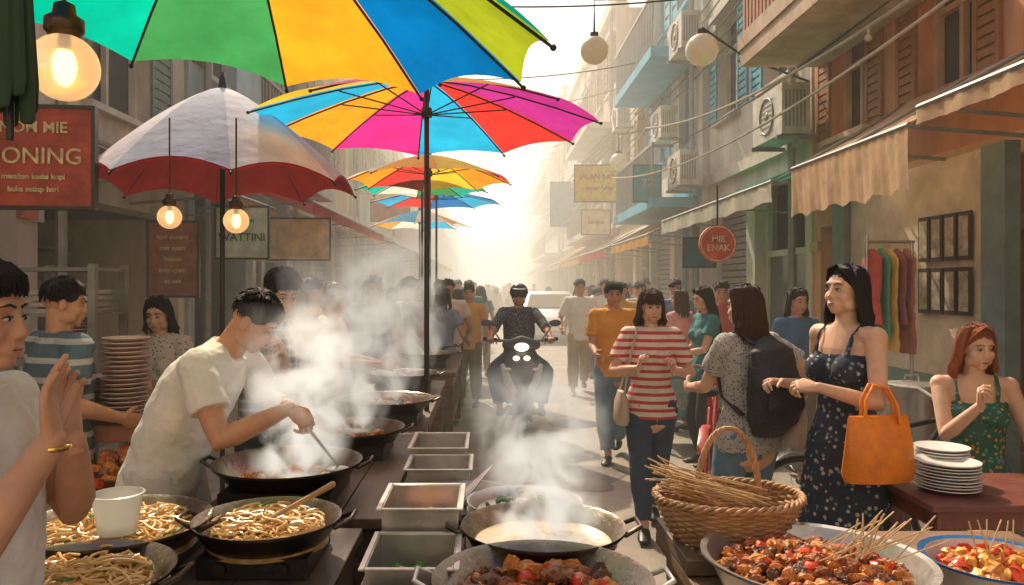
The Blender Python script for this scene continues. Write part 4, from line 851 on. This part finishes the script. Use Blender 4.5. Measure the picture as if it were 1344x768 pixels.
i=D_; Mi=i['M'].inverted(); mb=MB(); R3=Mi.to_3x3()
def wp(x,y,z): return Mi@V((x,y,z))
sd=R3@V((1,.15,0)); bx=-.05
mb.tube([wp(1.685+bx,3.19,.80),wp(1.685+bx,3.19,.83),wp(1.69+bx,3.19,.95),wp(1.69+bx,3.2,1.06),wp(1.69+bx,3.2,1.075)],[(.15,.05),(.165,.06),(.155,.05),(.14,.03),(.135,.02)],0,24,side=sd,cap='flat')
for dy in(-.02,.02): mb.tube([wp(1.62+bx,3.19+dy,1.05),wp(1.63+bx,3.2+dy,1.14),wp(1.67+bx,3.22+dy,1.20),wp(1.73+bx,3.22+dy,1.19),wp(1.76+bx,3.2+dy,1.12),wp(1.765+bx,3.19+dy,1.05)],.008,0,8)
attach(mb,'orange_handbag',[OB],i,bevel=.006)
TB=mk('leather_taupe',(.55,.43,.34),.5)
i=N_; mb=MB(); Mi=i['M'].inverted(); mb.tube([wp(.875,4.98,.72),wp(.875,4.98,.75),wp(.875,4.98,.86),wp(.875,4.98,.93)],[(.04,.10),(.05,.12),(.045,.12),(.02,.10)],0,20,side=Mi.to_3x3()@V((1,0,0)),cap='flat')
mb.tube([wp(.88,4.9,.93),wp(.92,4.93,1.15),wp(.985,5.02,1.335),wp(.95,5.1,1.15),wp(.88,5.07,.93)],.007,0,6); attach(mb,'shoulder_bag',[TB],i)
i=R_; mb=MB(); Mi=i['M'].inverted(); mb.tube([wp(1.56,3.92,.80),wp(1.56,3.92,.83),wp(1.58,3.92,.95),wp(1.59,3.93,1.03)],[(.05,.11),(.06,.12),(.05,.11),(.02,.08)],0,20,side=Mi.to_3x3()@V((1,0,0)),cap='flat')
mb.tube([wp(1.59,3.85,1.03),wp(1.54,3.9,1.2),wp(1.5,3.97,1.36),wp(1.56,4.0,1.2),wp(1.59,4.0,1.03)],.007,0,6); attach(mb,'shoulder_bag',[TB],i)
i=A; mb=MB(); w=i['wr'][0]; mb.ring(w-V((0,0,.012)),.0275,.0055,0,'z',24,8); attach(mb,'gold_bracelet',[mk('gold',(.8,.5,.12),.2,m=1,var=0,bump=0)],i)
# ---------------------------------------------------------------- cart and bicycle
TEAL=mk('cart_teal',(.11,.33,.38),.5,var=.3,vs=6)
mb=MB(); mb.box(1.72,2.35,7.35,8.1,.35,.78); mb.box(1.68,2.39,7.3,8.15,.782,.81,1); mb.box(1.74,2.33,7.335,7.348,.42,.72,2)
for x in(1.7,2.37): mb.ring((x,7.7,.27),.25,.02,3,'x'); [mb.tube([(x,7.7,.27),(x,7.7+.25*math.cos(k),.27+.25*math.sin(k))],.004,1,4) for k in range(0,6)]
for x in(1.72,2.33): mb.box(x-.015,x+.015,7.35,7.38,.01,.35,1)
mb.obj('vendor_cart',[TEAL,CER,mk('cart_panel',(.3,.45,.42),.5,var=.4,vs=12),TYR]); chunks('bagged_snacks',2.0,7.7,.83,.25,30,[CER,MEAT2,PK],.04,.07,.05)
def bike(x,y,rz,col):
    mb=MB()
    for q in(-.5,.5):
        mb.ring((q,0,.33),.31,.018,1,'y',40,8); mb.ring((q,0,.33),.29,.008,2,'y')
        for k in range(14): mb.tube([(q,0,.33),(q+.29*math.cos(k*.449),0,.33+.29*math.sin(k*.449))],.0015,2,3)
        mb.cyl((q,-.04,.33),(q,.04,.33),.02,m=2)
    for a,b_ in(((-.5,0,.33),(-.05,0,.3)),((-.5,0,.33),(-.18,0,.75)),((-.05,0,.3),(-.18,0,.85)),((-.05,0,.3),(.35,0,.78)),((-.17,0,.75),(.33,0,.84)),((.5,0,.33),(.32,0,.95))): mb.tube([a,b_],.015,0,8)
    mb.tube([(.28,-.27,1.0),(.34,-.15,1.0),(.32,0,.97),(.34,.15,1.0),(.28,.27,1.0)],.012,2,8); mb.tube([(-.3,0,.88),(-.18,0,.89),(-.05,0,.88)],[(.07,.03),(.06,.03),(.02,.02)],1,10,side=(0,1,0)); mb.ring((-.05,0,.3),.08,.008,2,'y'); mb.tube([(-.05,-.06,.3),(0,-.06,.16)],.01,2,6)
    mb.tube([(-.5+.36*math.cos(a),0,.33+.36*math.sin(a)) for a in(.3,.8,1.3,1.8,2.4)],[(.03,.004)]*5,0,8,side=(0,1,0))
    mb.obj('bicycle',[col,TYR,STEEL],loc=(x,y,.005),rz=rz)
bike(2.25,4.35,.12,mk('bike_black',(.03,.03,.03),.3)); bike(1.62,5.5,1.2,mk('bike_red',(.45,.04,.03),.35))
# ---------------------------------------------------------------- steam & haze
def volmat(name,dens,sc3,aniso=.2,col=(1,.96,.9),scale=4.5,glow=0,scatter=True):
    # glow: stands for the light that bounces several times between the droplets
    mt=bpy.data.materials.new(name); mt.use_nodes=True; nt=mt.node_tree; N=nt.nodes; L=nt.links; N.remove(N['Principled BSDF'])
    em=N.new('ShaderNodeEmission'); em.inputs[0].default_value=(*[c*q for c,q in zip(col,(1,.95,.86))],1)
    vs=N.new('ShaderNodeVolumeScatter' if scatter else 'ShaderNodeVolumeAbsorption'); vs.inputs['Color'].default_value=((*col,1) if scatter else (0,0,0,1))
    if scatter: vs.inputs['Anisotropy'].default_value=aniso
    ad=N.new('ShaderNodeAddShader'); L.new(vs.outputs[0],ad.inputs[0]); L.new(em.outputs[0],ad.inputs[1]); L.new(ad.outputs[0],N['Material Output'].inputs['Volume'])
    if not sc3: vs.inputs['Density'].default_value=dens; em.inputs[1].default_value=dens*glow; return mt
    tc=N.new('ShaderNodeTexCoord'); no=N.new('ShaderNodeTexNoise'); no.inputs['Scale'].default_value=scale; no.inputs['Detail'].default_value=2.5; no.inputs['Distortion'].default_value=.9
    L.new(tc.outputs['Object'],no.inputs['Vector']); sp=N.new('ShaderNodeSeparateXYZ'); L.new(tc.outputs['Object'],sp.inputs[0])
    rx,h,dx=sc3
    z=mth(nt,'DIVIDE',sp.outputs[2],h)
    x=mth(nt,'SUBTRACT',sp.outputs[0],mth(nt,'MULTIPLY',z,dx)); r=mth(nt,'SQRT',mth(nt,'ADD',mth(nt,'MULTIPLY',x,x),mth(nt,'MULTIPLY',sp.outputs[1],sp.outputs[1])))
    rr=mth(nt,'DIVIDE',r,mth(nt,'ADD',mth(nt,'MULTIPLY',z,rx*.35),rx*.65)); fall=mth(nt,'SUBTRACT',1.0,rr); fz=mth(nt,'SUBTRACT',1.0,z)
    q=mth(nt,'MULTIPLY',mth(nt,'MAXIMUM',fall,0.0),mth(nt,'MAXIMUM',fz,0.0))
    n3=mth(nt,'MAXIMUM',mth(nt,'MULTIPLY',mth(nt,'SUBTRACT',no.outputs[0],.45),5.0),0.0)
    d=mth(nt,'MULTIPLY',mth(nt,'MULTIPLY',q,n3),dens)
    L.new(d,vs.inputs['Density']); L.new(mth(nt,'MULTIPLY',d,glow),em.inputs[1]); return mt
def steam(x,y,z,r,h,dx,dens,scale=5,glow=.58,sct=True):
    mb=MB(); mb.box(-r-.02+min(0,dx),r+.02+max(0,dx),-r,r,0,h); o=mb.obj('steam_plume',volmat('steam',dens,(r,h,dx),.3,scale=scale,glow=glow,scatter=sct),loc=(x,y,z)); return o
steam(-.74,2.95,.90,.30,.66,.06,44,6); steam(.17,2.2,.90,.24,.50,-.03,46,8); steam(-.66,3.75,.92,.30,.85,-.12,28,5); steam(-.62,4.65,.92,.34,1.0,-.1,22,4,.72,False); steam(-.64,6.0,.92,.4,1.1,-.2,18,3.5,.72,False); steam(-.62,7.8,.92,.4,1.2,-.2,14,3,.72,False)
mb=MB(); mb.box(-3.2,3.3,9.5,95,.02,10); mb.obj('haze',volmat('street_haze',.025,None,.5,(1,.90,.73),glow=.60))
mb=MB(); mb.box(-3.3,3.28,2.9,9.45,.02,5); mb.obj('near_glow_haze',volmat('stall_glow_haze',.011,None,.4,(1,.88,.68),glow=.62,scatter=False))  # smoky air without scattering; its glow is added to lift and warm dark tones
# ---------------------------------------------------------------- light, sky, camera
w=bpy.data.worlds.new('World'); sc.world=w; w.use_nodes=True; nt=w.node_tree
sky=nt.nodes.new('ShaderNodeTexSky'); sky.sky_type='NISHITA'; sky.sun_disc=False; sdv=V((-.27,.70,.80)).normalized()
sky.sun_elevation=math.asin(sdv.z); sky.sun_rotation=math.atan2(sdv.x,sdv.y); sky.dust_density=7; sky.air_density=1.0; sky.ozone_density=.3
bg=nt.nodes['Background']; bg.inputs[1].default_value=.15; nt.links.new(sky.outputs[0],bg.inputs[0])
l=bpy.data.lights.new('sun','SUN'); l.energy=5; l.angle=math.radians(.6); l.color=(1,.83,.59); o=bpy.data.objects.new('sun',l); sc.collection.objects.link(o); o.rotation_euler=(-sdv).to_track_quat('-Z','Y').to_euler()
cam=bpy.data.cameras.new('camera'); cam.lens=26.786; cam.sensor_width=36; cam.shift_x=32/1344; cam.shift_y=-9/1344; cam.clip_end=2000; cam.clip_start=.05
co=bpy.data.objects.new('camera',cam); sc.collection.objects.link(co); co.location=(0,0,1.62); co.rotation_euler=(math.pi/2,0,0); sc.camera=co
sc.view_settings.view_transform='Standard'; sc.view_settings.look='None'; sc.view_settings.exposure=0
